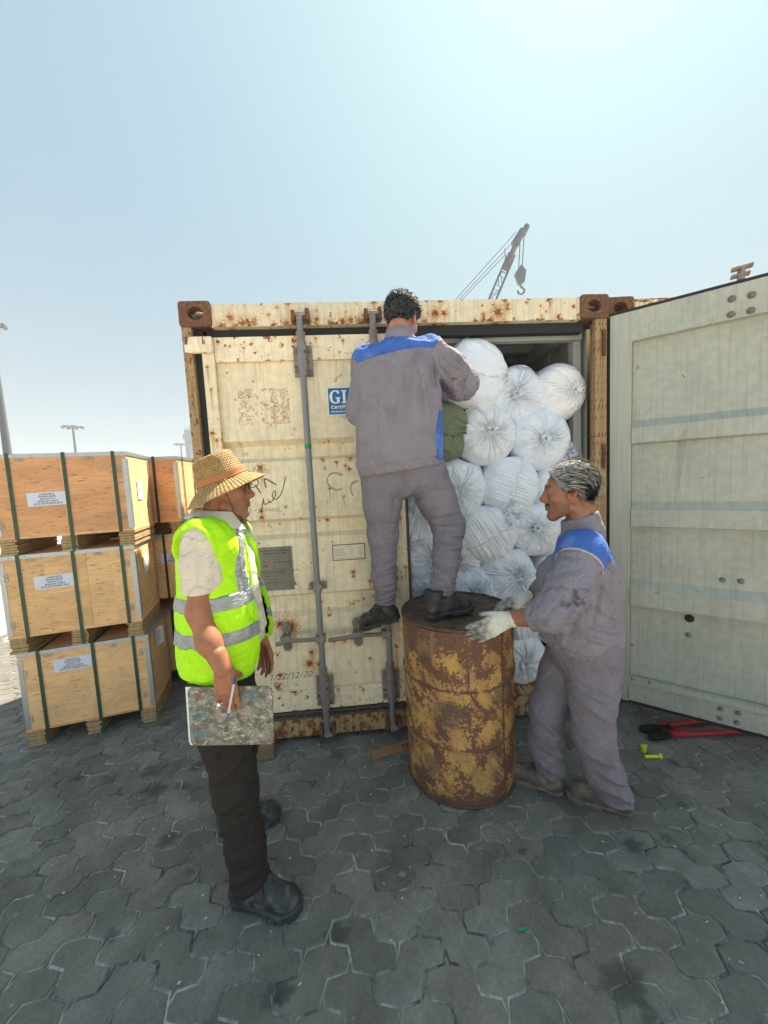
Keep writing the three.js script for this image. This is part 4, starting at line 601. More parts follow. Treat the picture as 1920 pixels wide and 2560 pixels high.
// ---------------------------------------------------------------- far away
{
  const pole = mat(0x4f565c, 0.6);
  const mast = (pos, h, r, ring, label) => { const L = thing('light_mast', label, 'light mast', pos, 0.3, 'high light masts of the yard'); part('mast', cyl(r, r * 0.45, h, 0, h / 2, 0, 14), pole, L); part('ring', new THREE.TorusGeometry(ring, ring * 0.07, 6, 24).rotateX(Math.PI / 2).translate(0, h, 0), pole, L); for (let i = 0; i < 8; i++) { const a = i / 8 * 2 * Math.PI; part('floodlight', [box(ring * 0.4, ring * 0.26, ring * 0.32).rotateX(0.5).translate(0, h - ring * 0.12, ring * 1.15).rotateY(a), box(ring * 0.06, ring * .06, ring).translate(0, h, ring * .5).rotateY(a)], mat(0x6d747a, 0.5), L); } };
  mast([-30, 0, -30.5], 15.2, 0.34, 0.75, 'nearest light mast at the left edge, behind the crates');
  mast([-72.4, 0, -90], 17.6, 0.42, 1.7, 'light mast beyond the topmost crate of the front stack');
  mast([-79, 0, -150], 19.4, 0.42, 1.9, 'farthest light mast, right beside the container corner post');
  const steel = mat(0x4d5f74, 0.6), G = thing('gantry_crane', 'distant blue-grey quay crane beside the corner of the container', 'crane', [-107, 0, -220]);
  part('leg', box(2.6, 33, 3, -4.2, 16.5, 0), steel, G); part('leg', box(2.6, 33, 3, 9, 16.5, 0), steel, G); part('portal_beam', box(17, 3.4, 4, 2.4, 31.5, 0), steel, G); part('tie_beam', box(13, 0.6, 1, 2.4, 24, 0), steel, G); part('cabin', box(4, 2.4, 3, -3.4, 34.4, 0, 0.3), steel, G); part('rail', [rod([-5.5, 36.5, 0], [0, 36.5, 0], 0.12), rod([-5.5, 33, 0], [-5.5, 37.4, 0], 0.12), rod([-2.5, 35.5, 0], [-2.5, 38, 0], 0.3)], steel, G);
  const K = thing('mobile_crane', 'lattice boom crane with its hook block above the container', 'crane', [11.8, 0, -40]), boom = mat(0x75676a, 0.6), dk = mat(0x5b6166, 0.6);
  // along the boom: base at (-8, 0), head at (3.54, 25.8)
  const A = V(-8.6, 0.5, 0), H = V(3.45, 25.7, 0), dir = H.clone().sub(A), L = dir.length(); dir.normalize(); const nx = V(dir.y, -dir.x, 0), at = (t, n, z) => A.clone().addScaledVector(dir, t).addScaledVector(nx, n).add(V(0, 0, z)).toArray();
  const solid0 = L - 3.9;
  part('boom_tip', [rod(at(solid0, 0, 0), at(L - 1.2, 0, 0), 0.3, 4, 0.24)], boom, K, 'reddish solid boom tip'); part('boom_head', [rod(at(L - 1.4, -0.1, 0), at(L + 0.2, 0.1, 0), 0.42, 8, 0.34), rod(at(L, 0.3, -.3), at(L + 1, 0.35, -.3), 0.28, 8)], dk, K);
  for (const n of [-0.42, 0.42]) for (const z of [-0.4, 0.4]) part('chord', rod(at(0, n, z), at(solid0 + 1.4, n * 0.8, z * 0.8), 0.085, 6), dk, K);
  const lat = []; for (let t = 0.5, k = 0; t < solid0; t += 1.35, k++) for (const z of [-0.4, 0.4]) { lat.push(rod(at(t, -0.42, z), at(t, 0.42, z), 0.04, 5), rod(at(t, k % 2 ? -0.42 : 0.42, z), at(t + 1.35, k % 2 ? 0.42 : -0.42, z), 0.04, 5)); }
  part('lattice', lat, dk, K, 'crossed braces of the lattice boom').userData.kind = 'stuff';
  for (const o of [-0.35, 0, 0.5]) part('guy_rope', rod([-20.5 + o, 3, o], at(L - 1.6 + o * 2, -0.5, o), 0.035, 5), dk, K);
  for (const o of [-0.18, 0.18]) part('hoist_rope', rod([3.3 + o, 22, 0], [3.55 + o, 25.4, 0], 0.05, 5), dk, K); part('hoist_rope', rod([1.9, 21.6, 0], [1.75, 24.2, 0], 0.04, 5), dk, K);
  { const s = new THREE.Shape(); s.moveTo(0, 1.3); s.lineTo(0.62, 0.55); s.lineTo(0.4, -0.9); s.lineTo(-0.25, -1.1); s.lineTo(-0.75, 0.25); s.lineTo(-0.5, 0.7); s.closePath(); part('hook_block', new THREE.ExtrudeGeometry(s, { depth: 0.6, bevelEnabled: true, bevelSize: 0.06, bevelThickness: 0.06 }).scale(0.72, 0.72, 0.8).translate(3.35, 21.5, -0.3), dk, K); part('hook', [tube([[3.3, 20.8, 0], [3.3, 20.45, 0], [3.6, 20.2, 0], [3.68, 19.95, 0], [3.4, 19.7, 0], [3.08, 19.8, 0], [3.0, 20.05, 0]], 0.1, 30, 8)], dk, K); }
}
// ---------------------------------------------------------------- people
const skinMat = new THREE.MeshPhysicalMaterial({ vertexColors: true, roughness: 0.55, bumpMap: withRep(T.grain, 16), bumpScale: 0.0006 });
const cloth = (o = {}) => new THREE.MeshStandardMaterial({ vertexColors: true, roughness: 0.92, bumpMap: withRep(T.folds, 1.7), bumpScale: 0.005, ...o });
const clothMat = cloth(), leather = new THREE.MeshStandardMaterial({ vertexColors: true, roughness: 0.44, bumpMap: withRep(T.grain, 12), bumpScale: 0.0012 });
const hairMat = new THREE.MeshStandardMaterial({ vertexColors: true, roughness: 0.45 });
const basis = (f, pos, s = 1, up = [0, 1, 0]) => { const X = V(...f).normalize(), Z = X.clone().cross(V(...up)).normalize(), Y = Z.clone().cross(X); return new THREE.Matrix4().makeBasis(X, Y, Z).scale(V(s, s, s)).setPosition(...pos); };
const person = (label, base) => thing('person', label, 'person', base);
const wear = (p, name, geo, m, label, parent) => { const g = Array.isArray(geo) ? merge(geo) : geo; g.translate(-p.position.x, -p.position.y, -p.position.z); return part(name, g, m, parent ?? p, label); };
const folds = (x, y, z, a) => a * (0.5 * ridge(n3(x * 9 + y * 5, y * 7 - x * 4, z * 8)) - 0.85 * groove(n3(x * 7 - y * 6 + 4, y * 9 + x * 3, z * 7), 6) - 0.28 * groove(n3(x * 15 + y * 9, y * 14 - x * 8, z * 13 + 8), 6));
const ridge = (n) => { const a = 1 - Math.abs(n); return a * a; };
const SKIN_A = lin(0xa06a4c), SKIN_B = lin(0x9c6a50), SKIN_C = lin(0xb07f63);

// head in its own axes: x to the face, y up, z to its right ear
function headField(neck) {
  const f1 = field([[0.078, -0.101, -0.012, 0.021, 0.078, -0.101, 0.012, 0.021], [-0.004, -0.062, 0.05, 0.02, 0.066, -0.1, 0.014, 0.021], [-0.004, -0.062, -0.05, 0.02, 0.066, -0.1, -0.014, 0.021], [0.056, -0.016, 0.042, 0.024], [0.056, -0.016, -0.042, 0.024], [0.08, 0.036, -0.032, 0.015, 0.08, 0.036, 0.032, 0.015], [0.066, -0.06, -0.012, 0.026, 0.066, -0.06, 0.012, 0.026], ...neck], 0.02);
  const f2 = field([[0.088, 0.03, 0, 0.0085, 0.113, -0.02, 0, 0.0115], [0.113, -0.02, 0, 0.0115, 0.096, -0.032, 0, 0.011], [0.1, -0.026, 0.0125, 0.0085], [0.1, -0.026, -0.0125, 0.0085]], 0.014);
  const f3 = field([[0.094, -0.0555, -0.016, 0.0062, 0.098, -0.0545, 0, 0.0068], [0.094, -0.0555, 0.016, 0.0062, 0.098, -0.0545, 0, 0.0068], [0.092, -0.067, -0.013, 0.0066, 0.096, -0.067, 0.0, 0.0075], [0.092, -0.067, 0.013, 0.0066, 0.096, -0.067, 0, 0.0075]], 0.006);
  return (x, y, z) => {
    let d = smin(ell(x + 0.012, y - 0.045, z, 0.098, 0.085, 0.076), ell(x - 0.03, y + 0.014, z, 0.06, 0.085, 0.056), 0.035);
    d = smin(d, f1(x, y, z), 0.022); const az = Math.abs(z);
    d = smax(d, -(Math.hypot(x - 0.102, y - 0.017, az - 0.033) - 0.017), 0.016);
    d = smin(d, Math.hypot(x - 0.071, y - 0.016, az - 0.031) - 0.0165, 0.004);
    d = smin(d, f2(x, y, z), 0.016); d = smin(d, f3(x, y, z), 0.008);
    const ex = x + 0.012 + 0.3 * (y - 0.0), ey = y - 0.002, ez = az - 0.077 - 0.25 * (-x - 0.01);
    let ear = ell(ex, ey, ez, 0.021, 0.034, 0.0105); ear = smax(ear, -ell(ex - 0.003, ey - 0.004, ez - 0.012, 0.011, 0.02, 0.011), 0.006);
    return smin(d, ear, 0.008);
  };
}
const headColour = (skin, o = {}) => (x, y, z) => {
  let c = skin.map((q) => q * (1 + 0.14 * fbm3(x * 30, y * 30, z * 30, 3))); const az = Math.abs(z);
  const red = Math.exp(-((x - 0.1) ** 2 + (y + 0.02) ** 2 + z * z) / 0.0005) * 0.35 + Math.exp(-((x - 0.07) ** 2 + (y + 0.02) ** 2 + (az - 0.045) ** 2) / 0.0006) * 0.25 + (az > 0.07 ? 0.3 : 0);
  c = mix3(c, [c[0] * 1.08, c[1] * 0.74, c[2] * 0.7], red);
  if (y < -0.046 && y > -0.076 && x > 0.086) c = mix3(c, Math.abs(y + 0.0612) < 0.0022 ? [0.06, 0.025, 0.02] : [0.26, 0.1, 0.08], 0.6 * sst(0.03, 0.012, az));
  if (o.stubble && x > 0 && y < -0.03) c = mix3(c, [0.05, 0.045, 0.042], o.stubble * sst(-0.02, -0.06, y) * (0.6 + 0.5 * n3(x * 300, y * 300, z * 300)));
  if (x > 0.07 && Math.abs(y - 0.042 + 0.15 * Math.max(0, az - 0.03)) < 0.008 && az > 0.01 && az < 0.055) c = mix3(c, [0.02, 0.016, 0.014], clamp(0.75 + 0.6 * n3(x * 260, y * 260, z * 260)) * sst(0.008, 0.004, Math.abs(y - 0.042 + 0.15 * Math.max(0, az - 0.03))));
  if (o.moustache && x > 0.078 && y < -0.04 && y > -0.053 && az < 0.028) c = [0.018, 0.015, 0.014];
  if (Math.hypot(x - 0.071, y - 0.016, az - 0.031) < 0.0178 && x > 0.08) c = Math.hypot(y - 0.015, az - 0.032) < 0.006 ? [0.015, 0.01, 0.008] : y > 0.022 || y < 0.008 ? mix3(c, [0.05, 0.03, 0.02], 0.5) : [0.3, 0.26, 0.23];
  return c;
};
function headGeo(M, skin, o) { return sculpt([-0.13, -0.2, -0.11], [0.15, 0.15, 0.11], 0.0036, headField([[-0.032, -0.045, 0, 0.047, -0.055, -0.2, 0, 0.052]]), headColour(skin, o)).applyMatrix4(M); }
// cap of hair over the skull, plus loose strands that follow a flow
function hairGeo(M, { thick, front, nape, tone, rough, freq, strands, len, lift, wid = 0.0009, sweep, top = 1, loose = 0.35 }) {
  const skull = (x, y, z) => ell(x + 0.012, y - 0.045, z, 0.098, 0.085, 0.076);
  const f = (x, y, z) => {
    const t = thick * (0.55 + 0.45 * sst(-0.03, 0.08, y)) + rough * ridge(n3(x * freq[0], y * freq[1], z * freq[2])) + rough * 0.6 * n3(x * 130, y * 130, z * 130);
    const xl = front + 0.62 * (y - 0.085) - (y < 0.03 ? 0.35 * (0.03 - y) : 0), yl = mix(nape, 0.012, sst(-0.055, -0.02, x)) - (Math.abs(z) > 0.06 && x > 0.005 && x < 0.03 ? 0.02 : 0);
    return smax(skull(x, y, z) - t, Math.max(x - xl, yl - y, y - top), 0.012);
  };
  const g = [sculpt([-0.135, -0.09, -0.11], [0.13, 0.16, 0.11], 0.0036, f, (x, y, z) => tone(0.5 + 0.5 * n3(x * freq[0] * 2.4, y * freq[1] * 2.4, z * freq[2] * 2.4), y))];
  const P = g[0].attributes.position, N = g[0].attributes.normal, pos = [], nor = [], col = [];
  for (let i = 0; i < strands; i++) {
    const k = Math.floor(rnd() * P.count), p = V(P.getX(k), P.getY(k), P.getZ(k)), n = V(N.getX(k), N.getY(k), N.getZ(k)); if (p.x > front + 0.02) continue;
    const d = V(...sweep(p.x, p.y, p.z)).addScaledVector(V(rr(-1, 1), rr(-1, 1), rr(-1, 1)), loose); d.addScaledVector(n, -d.dot(n)).normalize(); const side = d.clone().cross(n).normalize(), L = len * rr(0.6, 1.3), c = tone(rnd(), p.y), up = lift * rr(0.2, 1.3), cu = rr(-1, 1) * 0.25;
    const q = (t) => p.clone().addScaledVector(d, L * t).addScaledVector(n, up * Math.sin(t * 2.4) - 0.002 - 4.5 * (L * t) ** 2 ).addScaledVector(side, cu * L * t * t);
    for (let s = 0; s < 4; s++) { const a = q(s / 4), b = q((s + 1) / 4), w0 = wid * (1 - s / 5), w1 = wid * (1 - (s + 1) / 5); const A = [a.clone().addScaledVector(side, w0), a.clone().addScaledVector(side, -w0), b.clone().addScaledVector(side, w1), b.clone().addScaledVector(side, -w1)]; for (const j of [0, 1, 2, 2, 1, 3]) { pos.push(...A[j].toArray()); nor.push(...n.clone().addScaledVector(side, j % 2 ? -0.5 : 0.5).normalize().toArray()); col.push(...c); } }
  }
  const h = new THREE.BufferGeometry(); h.setAttribute('position', new THREE.Float32BufferAttribute(pos, 3)); h.setAttribute('normal', new THREE.Float32BufferAttribute(nor, 3)); h.setAttribute('color', new THREE.Float32BufferAttribute(col, 3));
  return merge([g[0], h]).applyMatrix4(M);
}
// bones of a hand: wrist, direction of the fingers, outward normal of its back, side the thumb is on
function handBones(W, F, N, S, { s = 1, curl = [0.25, 0.3, 0.3], spread = 0.06, thumb = [0.55, 0.1], fat = 1 } = {}) {
  const f = V(...F).normalize(), n = V(...N).addScaledVector(f, -V(...N).dot(f)).normalize(); let sd = V(...S); sd.addScaledVector(f, -sd.dot(f)).addScaledVector(n, -sd.dot(n)).normalize();
  const w = V(...W), at = (a, b, c) => w.clone().addScaledVector(f, a * s).addScaledVector(sd, b * s).addScaledVector(n, c * s), out = [], bone = (a, ra, b, rb) => out.push([a.x, a.y, a.z, ra * s * fat, b.x, b.y, b.z, rb * s * fat, 0.006]);
  const L = [[0.03, 0.042, 0.026, 0.02], [0.01, 0.047, 0.03, 0.021], [-0.01, 0.043, 0.028, 0.02], [-0.029, 0.034, 0.021, 0.017]];
  for (const [b, l1, l2, l3] of L) {
    const k = at(0.088 - Math.abs(b - 0.01) * 0.25, b, 0.004); bone(at(0.01, b * 0.55, 0), 0.017, k, 0.0125);
    let p = k, a = 0; const dir = f.clone().addScaledVector(sd, b * spread * 20); dir.normalize();
    [l1, l2, l3].forEach((len, i) => { a += curl[i] * (1 + (0.02 - b) * 3); const d = dir.clone().multiplyScalar(Math.cos(a)).addScaledVector(n, -Math.sin(a)), q = p.clone().addScaledVector(d, len * s); bone(p, [0.0102, 0.0092, 0.0084][i], q, [0.0092, 0.0084, 0.0072][i]); p = q; });
  }
  const t0 = at(0.018, 0.022, -0.004), td = f.clone().multiplyScalar(Math.cos(thumb[0])).addScaledVector(sd, Math.sin(thumb[0])).addScaledVector(n, -thumb[1]).normalize(), t1 = t0.clone().addScaledVector(td, 0.036 * s), d2 = td.clone().addScaledVector(f, 0.5).addScaledVector(n, -thumb[1]).normalize(), t2 = t1.clone().addScaledVector(d2, 0.03 * s), t3 = t2.clone().addScaledVector(d2, 0.024 * s);
  bone(t0, 0.016, t1, 0.0125); bone(t1, 0.0118, t2, 0.0105); bone(t2, 0.0105, t3, 0.0085);
  return out;
}
const boundsOf = (prims, m) => { const lo = [9, 9, 9], hi = [-9, -9, -9]; for (const q of prims) for (const o of q.length > 4 ? [0, 4] : [0]) for (let c = 0; c < 3; c++) { const r = q[o + 3] ?? 0.05; lo[c] = Math.min(lo[c], q[o + c] - r - m); hi[c] = Math.max(hi[c], q[o + c] + r + m); } return [lo, hi]; };
const shape = (prims, k, cell, f, colour, m = 0.03) => { const F = field(prims, k), [lo, hi] = boundsOf(prims, m); return sculpt(lo, hi, cell, f ? (x, y, z) => f(F(x, y, z), x, y, z) : F, colour); };
const mottled = (c, a = 0.12, s = 9, dirt, da = 0) => (x, y, z) => { const k = 1 + a * fbm3(x * s, y * s, z * s, 4); let q = c.map((v) => v * k); if (dirt) q = mix3(q, dirt, da * sst(0.1, 0.45, fbm3(x * 5 + 4, y * 5, z * 5, 4))); return q; };
// work boot: M places its heel (x forward, y up)
function bootGeo(L, h) {
  const k = L / 0.29, up = field([[0.048 * k, 0.055, 0, 0.04, 0.06 * k, h, 0, 0.046], [0.05 * k, 0.045, 0, 0.04, 0.13 * k, 0.055, 0, 0.043], [0.13 * k, 0.055, 0, 0.043, 0.23 * k, 0.046, 0.003, 0.044], [0.07 * k, h - 0.03, 0, 0.045, 0.16 * k, 0.062, 0, 0.035]], 0.03);
  const foot = field([[0.045 * k, 0, 0, 0.036, 0.12 * k, 0, 0, 0.037], [0.12 * k, 0, 0, 0.037, 0.215 * k, 0, 0.005, 0.046], [0.215 * k, 0, 0.005, 0.046, 0.236 * k, 0, 0.002, 0.046]], 0.02);
  const upper = (x, y, z) => smax(smax(up(x, y, z), 0.018 - y, 0.004), y - h, 0.01) + 0.0022 * ridge(n3(x * 24, y * 40, z * 24)) * sst(0.1, 0.05, Math.abs(x - 0.13 * k)) - 0.003 * Math.exp(-((x - 0.17 * k - (0.06 - y) * 0.35) ** 2) / 1.2e-5);
  const sole = (x, y, z) => { const d = foot(x, 0, z) - 0.003; let b = y > 0.034 ? y - 0.034 : y < (x > 0.09 * k && x < 0.135 * k ? 0.011 : 0) ? (x > 0.09 * k && x < 0.135 * k ? 0.011 : 0) - y : 0; const lug = y < 0.014 && Math.sin(x * 330) > 0.2 ? 0.004 : 0; return smax(d + lug, Math.max(y - 0.03 - 0.012 * sst(0.2, 0.27, x / k), (x > 0.09 * k && x < 0.135 * k ? 0.011 : 0.001) - y), 0.005) + b * 0; };
  return [upper, sole];
}
function boot(p, M, L, h, col, soleCol, scuff, laces = true, name = 'boot') {
  const [u, s] = bootGeo(L, h), g = sculpt([-0.02, 0.0, -0.075], [L + 0.02, h + 0.03, 0.075], 0.0048, u, (x, y, z) => mix3(col.map((v) => v * (1 + 0.2 * fbm3(x * 40, y * 40, z * 40, 2))), scuff, 0.55 * sst(0.05, 0.4, fbm3(x * 16 + L * 90, y * 16, z * 16, 3)))).applyMatrix4(M);
  const b = wear(p, name, g, leather);
  wear(p, 'sole', sculpt([-0.02, -0.015, -0.075], [L + 0.02, 0.06, 0.075], 0.0048, s, mottled(soleCol, 0.2, 30, scuff, 0.4)).applyMatrix4(M), leather, undefined, b);
  if (laces) { const k = L / 0.29, t = []; for (let i = 0; i < 4; i++) { const x = (0.115 + i * 0.017) * k, y = 0.118 - i * 0.009 + (h - 0.12) * (1 - i / 3) * 0.5; t.push(tube([[x, y - 0.022, -0.034], [x + 0.006, y + 0.002, 0], [x, y - 0.022, 0.034]], 0.0028, 10, 5)); } t.push(tube([[0.12 * k, h - 0.02, 0], [0.14 * k, h - 0.01, -0.03], [0.15 * k, h - 0.045, -0.045]], 0.0028, 10, 5), tube([[0.12 * k, h - 0.02, 0], [0.15 * k, h - 0.012, 0.026], [0.165 * k, h - 0.05, 0.045]], 0.0028, 10, 5)); const l = merge(t).applyMatrix4(M); wear(p, 'lace', l, mat(0x121212, 0.8), undefined, b); }
}
// fields that several garments share
const legs = (a, b) => [...a, ...b];
const chain = (pts) => pts.slice(1).map((q, i) => [...pts[i], ...q]);

{ // ------------------------------------------------ man with straw hat and vest
  const p = person('man in a straw hat and lime safety vest holding a clipboard', [-0.62, 0, -1.42]);
  const M = basis([0.92, -0.02, -0.39], [-0.6, 1.566, -1.415], 0.87);
  const shL = [-0.66, 1.395, -1.58], arm = [[-0.628, 1.385, -1.27, 0.042], [-0.642, 1.165, -1.228, 0.035], [-0.606, 1.07, -1.206, 0.036], [-0.558, 0.99, -1.187, 0.0255]];
  const armL = [[...shL, 0.05], [-0.625, 1.13, -1.63, 0.042], [-0.575, 0.9, -1.612, 0.028]];
  const under = [[-0.63, 1.47, -1.42, 0.054, -0.635, 1.38, -1.42, 0.07], [-0.63, 1.34, -1.35, 0.07, -0.64, 0.95, -1.36, 0.075], [-0.64, 1.34, -1.49, 0.07, -0.65, 0.95, -1.48, 0.075], ...chain([[-0.67, 0.9, -1.35, 0.08], [-0.605, 0.46, -1.3, 0.055], [-0.575, 0.08, -1.29, 0.045]]), ...chain([[-0.675, 0.9, -1.5, 0.08], [-0.69, 0.45, -1.57, 0.055], [-0.74, 0.08, -1.61, 0.045]])];
  const handR = handBones([-0.556, 0.985, -1.186], [0.03, -1, -0.03], [0.05, 0.05, 1], [1, 0, 0], { s: 0.95, curl: [0.12, 0.25, 0.25], thumb: [0.15, 1.1], spread: 0.09, fat: 0.98 });
  const handL = handBones([-0.573, 0.895, -1.612], [0.16, -1, 0.05], [0.2, 0.1, -1], [1, 0, 0.2], { s: 0.9, curl: [0.3, 0.4, 0.4], thumb: [0.4, 0.3] });
  const skinC = (x, y, z) => SKIN_A.map((q) => q * (1 + 0.2 * fbm3(x * 24, y * 24, z * 24, 3)));
  const veins = creases([[-0.585, 1.03, -1.155, -0.56, 0.93, -1.165, 0.004, 0.0018], [-0.57, 0.95, -1.165, -0.555, 0.9, -1.17, 0.003, 0.0016]]);
  const nail = (x, y, z) => { const c = skinC(x, y, z); return y < 0.835 && y > 0.8 && z > -1.187 ? mix3(c, [0.62, 0.42, 0.36], 0.55) : c; };
  const body = [headGeo(M, SKIN_A, { stubble: 0.5 }), shape(under, 0.08, 0.014, null, skinC), shape([...chain(arm)], 0.03, 0.006, null, skinC), shape(chain(armL), 0.03, 0.008, null, skinC),
    shape([[-0.578, 1.03, -1.193, 0.033, -0.556, 0.985, -1.186, 0.029, 0.02], ...handR], 0.008, 0.0034, (d, x, y, z) => d - veins(x, y, z), nail), shape([[-0.58, 0.93, -1.613, 0.03, -0.573, 0.895, -1.612, 0.027, 0.02], ...handL], 0.008, 0.004, null, skinC)];
  wear(p, 'body', body, skinMat);
  wear(p, 'hair', hairGeo(M, { thick: 0.008, front: 0.05, nape: -0.05, tone: (t) => mix3([0.012, 0.011, 0.01], [0.05, 0.045, 0.04], t * t), rough: 0.003, freq: [60, 25, 60], strands: 500, len: 0.02, lift: 0.004, sweep: () => [-0.5, -0.8, 0], top: -0.005 }), hairMat, 'short dark hair under the hat');
  // shirt
  const torso = [[-0.632, 1.35, -1.33, 0.086, -0.64, 0.97, -1.35, 0.096], [-0.645, 1.35, -1.51, 0.086, -0.65, 0.97, -1.49, 0.096], [-0.618, 1.28, -1.42, 0.105, -0.602, 1.03, -1.42, 0.112], [-0.635, 1.395, -1.28, 0.062, -0.66, 1.395, -1.56, 0.062], [-0.63, 1.4, -1.42, 0.075, -0.63, 1.445, -1.42, 0.06]];
  const sleeves = [...chain([[-0.628, 1.385, -1.285, 0.056], [-0.635, 1.3, -1.255, 0.05], [-0.64, 1.2, -1.236, 0.047]]), ...chain([[-0.658, 1.39, -1.57, 0.066], [-0.64, 1.2, -1.61, 0.056]])];
  const shirtC = mottled(lin(0xd8cfbe), 0.06, 12);
  const sCr = creases([[-0.62, 1.36, -1.2, -0.63, 1.26, -1.18, 0.008, 0.004], [-0.66, 1.38, -1.2, -0.67, 1.26, -1.18, 0.01, 0.005], [-0.6, 1.33, -1.21, -0.62, 1.25, -1.18, 0.007, -0.004], [-0.5, 1.3, -1.42, -0.49, 1.02, -1.42, 0.004, 0.004], [-0.53, 1.2, -1.4, -0.52, 1.06, -1.38, 0.012, 0.005], [-0.52, 1.1, -1.47, -0.52, 1.0, -1.45, 0.01, 0.005]]);
  const sw = (x, y, z) => folds(x, y * 0.7, z, 0.008) + 0.003 * n3(x * 26, y * 14, z * 26) + sCr(x, y, z);
  const shirtF = field([...torso, ...sleeves], 0.05);
  const shirt = (x, y, z) => { let d = shirtF(x, y, z) - sw(x, y, z); d = smax(d, 0.955 - y, 0.008); if (z > -1.3 && x > -0.75) d = smax(d, 1.228 - y + (z > -1.27 ? 0 : 9 * -(z + 1.27) * -1), 0.004); d = smax(d, -(Math.hypot(x + 0.622, (y - 1.475) * 0.9, z + 1.42) - 0.064), 0.006); return d; };
  wear(p, 'shirt', sculpt([-0.86, 0.93, -1.72], [-0.4, 1.5, -1.13], 0.0054, shirt, shirtC), clothMat, 'cream short-sleeved shirt');
  // collar: two leaves round the neck
  const collar = (s) => { const n = 14, pos = [], idx = []; for (let i = 0; i <= n; i++) { const t = i / n, a = Math.PI - s * t * 2.75, r0 = 0.066, r1 = 0.108 + 0.012 * sst(0.6, 1, t); for (let k = 0; k <= 3; k++) { const q = k / 3, r = mix(r0, r1, q), y = 1.492 - 0.02 * t - q * (0.03 + 0.035 * sst(0.55, 0.95, t)); pos.push(-0.63 + r * Math.cos(a) * 1.08, y + 0.016, -1.412 + r * Math.sin(a)); } } for (let i = 0; i < n; i++) for (let k = 0; k < 3; k++) { const a = i * 4 + k, b = a + 4; idx.push(a, b, a + 1, a + 1, b, b + 1); } const g = new THREE.BufferGeometry(); g.setAttribute('position', new THREE.Float32BufferAttribute(pos, 3)); g.setIndex(idx); g.computeVertexNormals(); return g; };
  wear(p, 'collar', [collar(1), collar(-1)], mat(0xd8cfbe, 0.9, { side: THREE.DoubleSide, bumpMap: withRep(T.weave, 20), bumpScale: .0005 }));
  // vest
  const vestF = field([...torso.map((q) => [q[0], q[1], q[2], q[3] + 0.021, q[4], q[5], q[6], q[7] + 0.015]), [-0.655, 1.25, -1.37, 0.105, -0.68, 0.76, -1.34, 0.112], [-0.655, 1.25, -1.47, 0.105, -0.68, 0.76, -1.51, 0.112], [-0.6, 1.1, -1.345, 0.1, -0.605, 0.76, -1.33, 0.106], [-0.6, 1.1, -1.495, 0.1, -0.6, 0.76, -1.53, 0.106]], 0.05);
  const vCr = creases([[-0.8, 1.3, -1.36, -0.83, 0.9, -1.36, 0.02, 0.008], [-0.76, 1.2, -1.26, -0.79, 0.9, -1.23, 0.015, 0.008], [-0.68, 1.1, -1.2, -0.69, 0.9, -1.19, 0.012, -0.006], [-0.6, 1.12, -1.21, -0.6, 0.9, -1.2, 0.014, 0.006]]);
  const vest = (o) => (x, y, z) => {
    let d = vestF(x, y, z) - folds(x * 0.7, y * 0.45, z * 0.7 + 3, 0.007) - 0.002 * n3(x * 22, y * 16, z * 22) - vCr(x, y, z) - o;
    const w = y > 1.2 ? mix(0.075, 0.05, sst(1.2, 1.42, y)) : 0.078; if (x > -0.68) d = smax(d, w - Math.abs(z + 1.43), 0.004);
    d = smax(d, 0.902 + 0.05 * sst(-0.6, -0.5, x) * sst(-1.28, -1.4, z) - y + 0.018 * sst(-0.62, -0.8, x), 0.006);
    d = smax(d, -(Math.hypot(x + 0.622, (y - 1.5) * 0.6, z + 1.42) - 0.094), 0.006);
    const arm = Math.min(Math.hypot((x + 0.638) * 1.25, (y - 1.33) * 0.72, (z + 1.215) * 1.4), Math.hypot((x + 0.65) * 1.25, (y - 1.33) * 0.72, (z + 1.625) * 1.4)) - 0.09; return smax(d, -arm, 0.006);
  };
  const LIME = lin(0xb4f500), V0 = [-0.88, 0.85, -1.68], V1 = [-0.44, 1.48, -1.16];
  const vm = wear(p, 'vest', sculpt(V0, V1, 0.006, vest(0), mottled(LIME, 0.05, 14)), cloth({ roughness: 0.75, bumpMap: withRep(T.folds, 1.4), bumpScale: 0.005 }), 'lime yellow safety vest');
  const strip = new THREE.MeshStandardMaterial({ color: 0x9aa1a3, roughness: 0.42, metalness: 0.25, bumpMap: withRep(T.folds, 2.4), bumpScale: 0.004 });
  const band = (reg, lo, hi) => wear(p, 'reflective_strip', sculpt(lo, hi, 0.0056, ((f) => (x, y, z) => Math.max(f(x, y, z), reg(x, y, z)))(vest(0.0035))), strip, undefined, vm);
  band((x, y, z) => Math.abs(y - 1.182 - 0.02 * (x + 0.6)) - 0.026, [-0.88, 1.13, -1.68], [-0.44, 1.24, -1.16]); band((x, y, z) => Math.abs(y - 1.056 - 0.02 * (x + 0.6)) - 0.026, [-0.88, 1.0, -1.68], [-0.44, 1.12, -1.16]);
  for (const [zc, s] of [[-1.315, 1], [-1.53, -1]]) band((x, y, z) => Math.max(Math.abs(z - zc + s * 0.05 * sst(1.3, 1.44, y) * (x > -0.63 ? 1 : 0.4)) - 0.022, 1.2 - y, x < -0.61 && y < 1.415 ? 1 : -1), [-0.88, 1.18, zc - 0.1], [-0.44, 1.48, zc + 0.1]);
  wear(p, 'trim', sculpt(V0, V1, 0.0056, ((f) => (x, y, z) => { const w = y > 1.2 ? mix(0.075, 0.05, sst(1.2, 1.42, y)) : 0.078; return Math.max(f(x, y, z), x > -0.68 && y > 0.93 ? Math.min(Math.abs(z + 1.43) - w - 0.012, y - 0.916) : y - 0.916); })(vest(0.0028))), mat(0x9ee000, 0.7), undefined, vm);
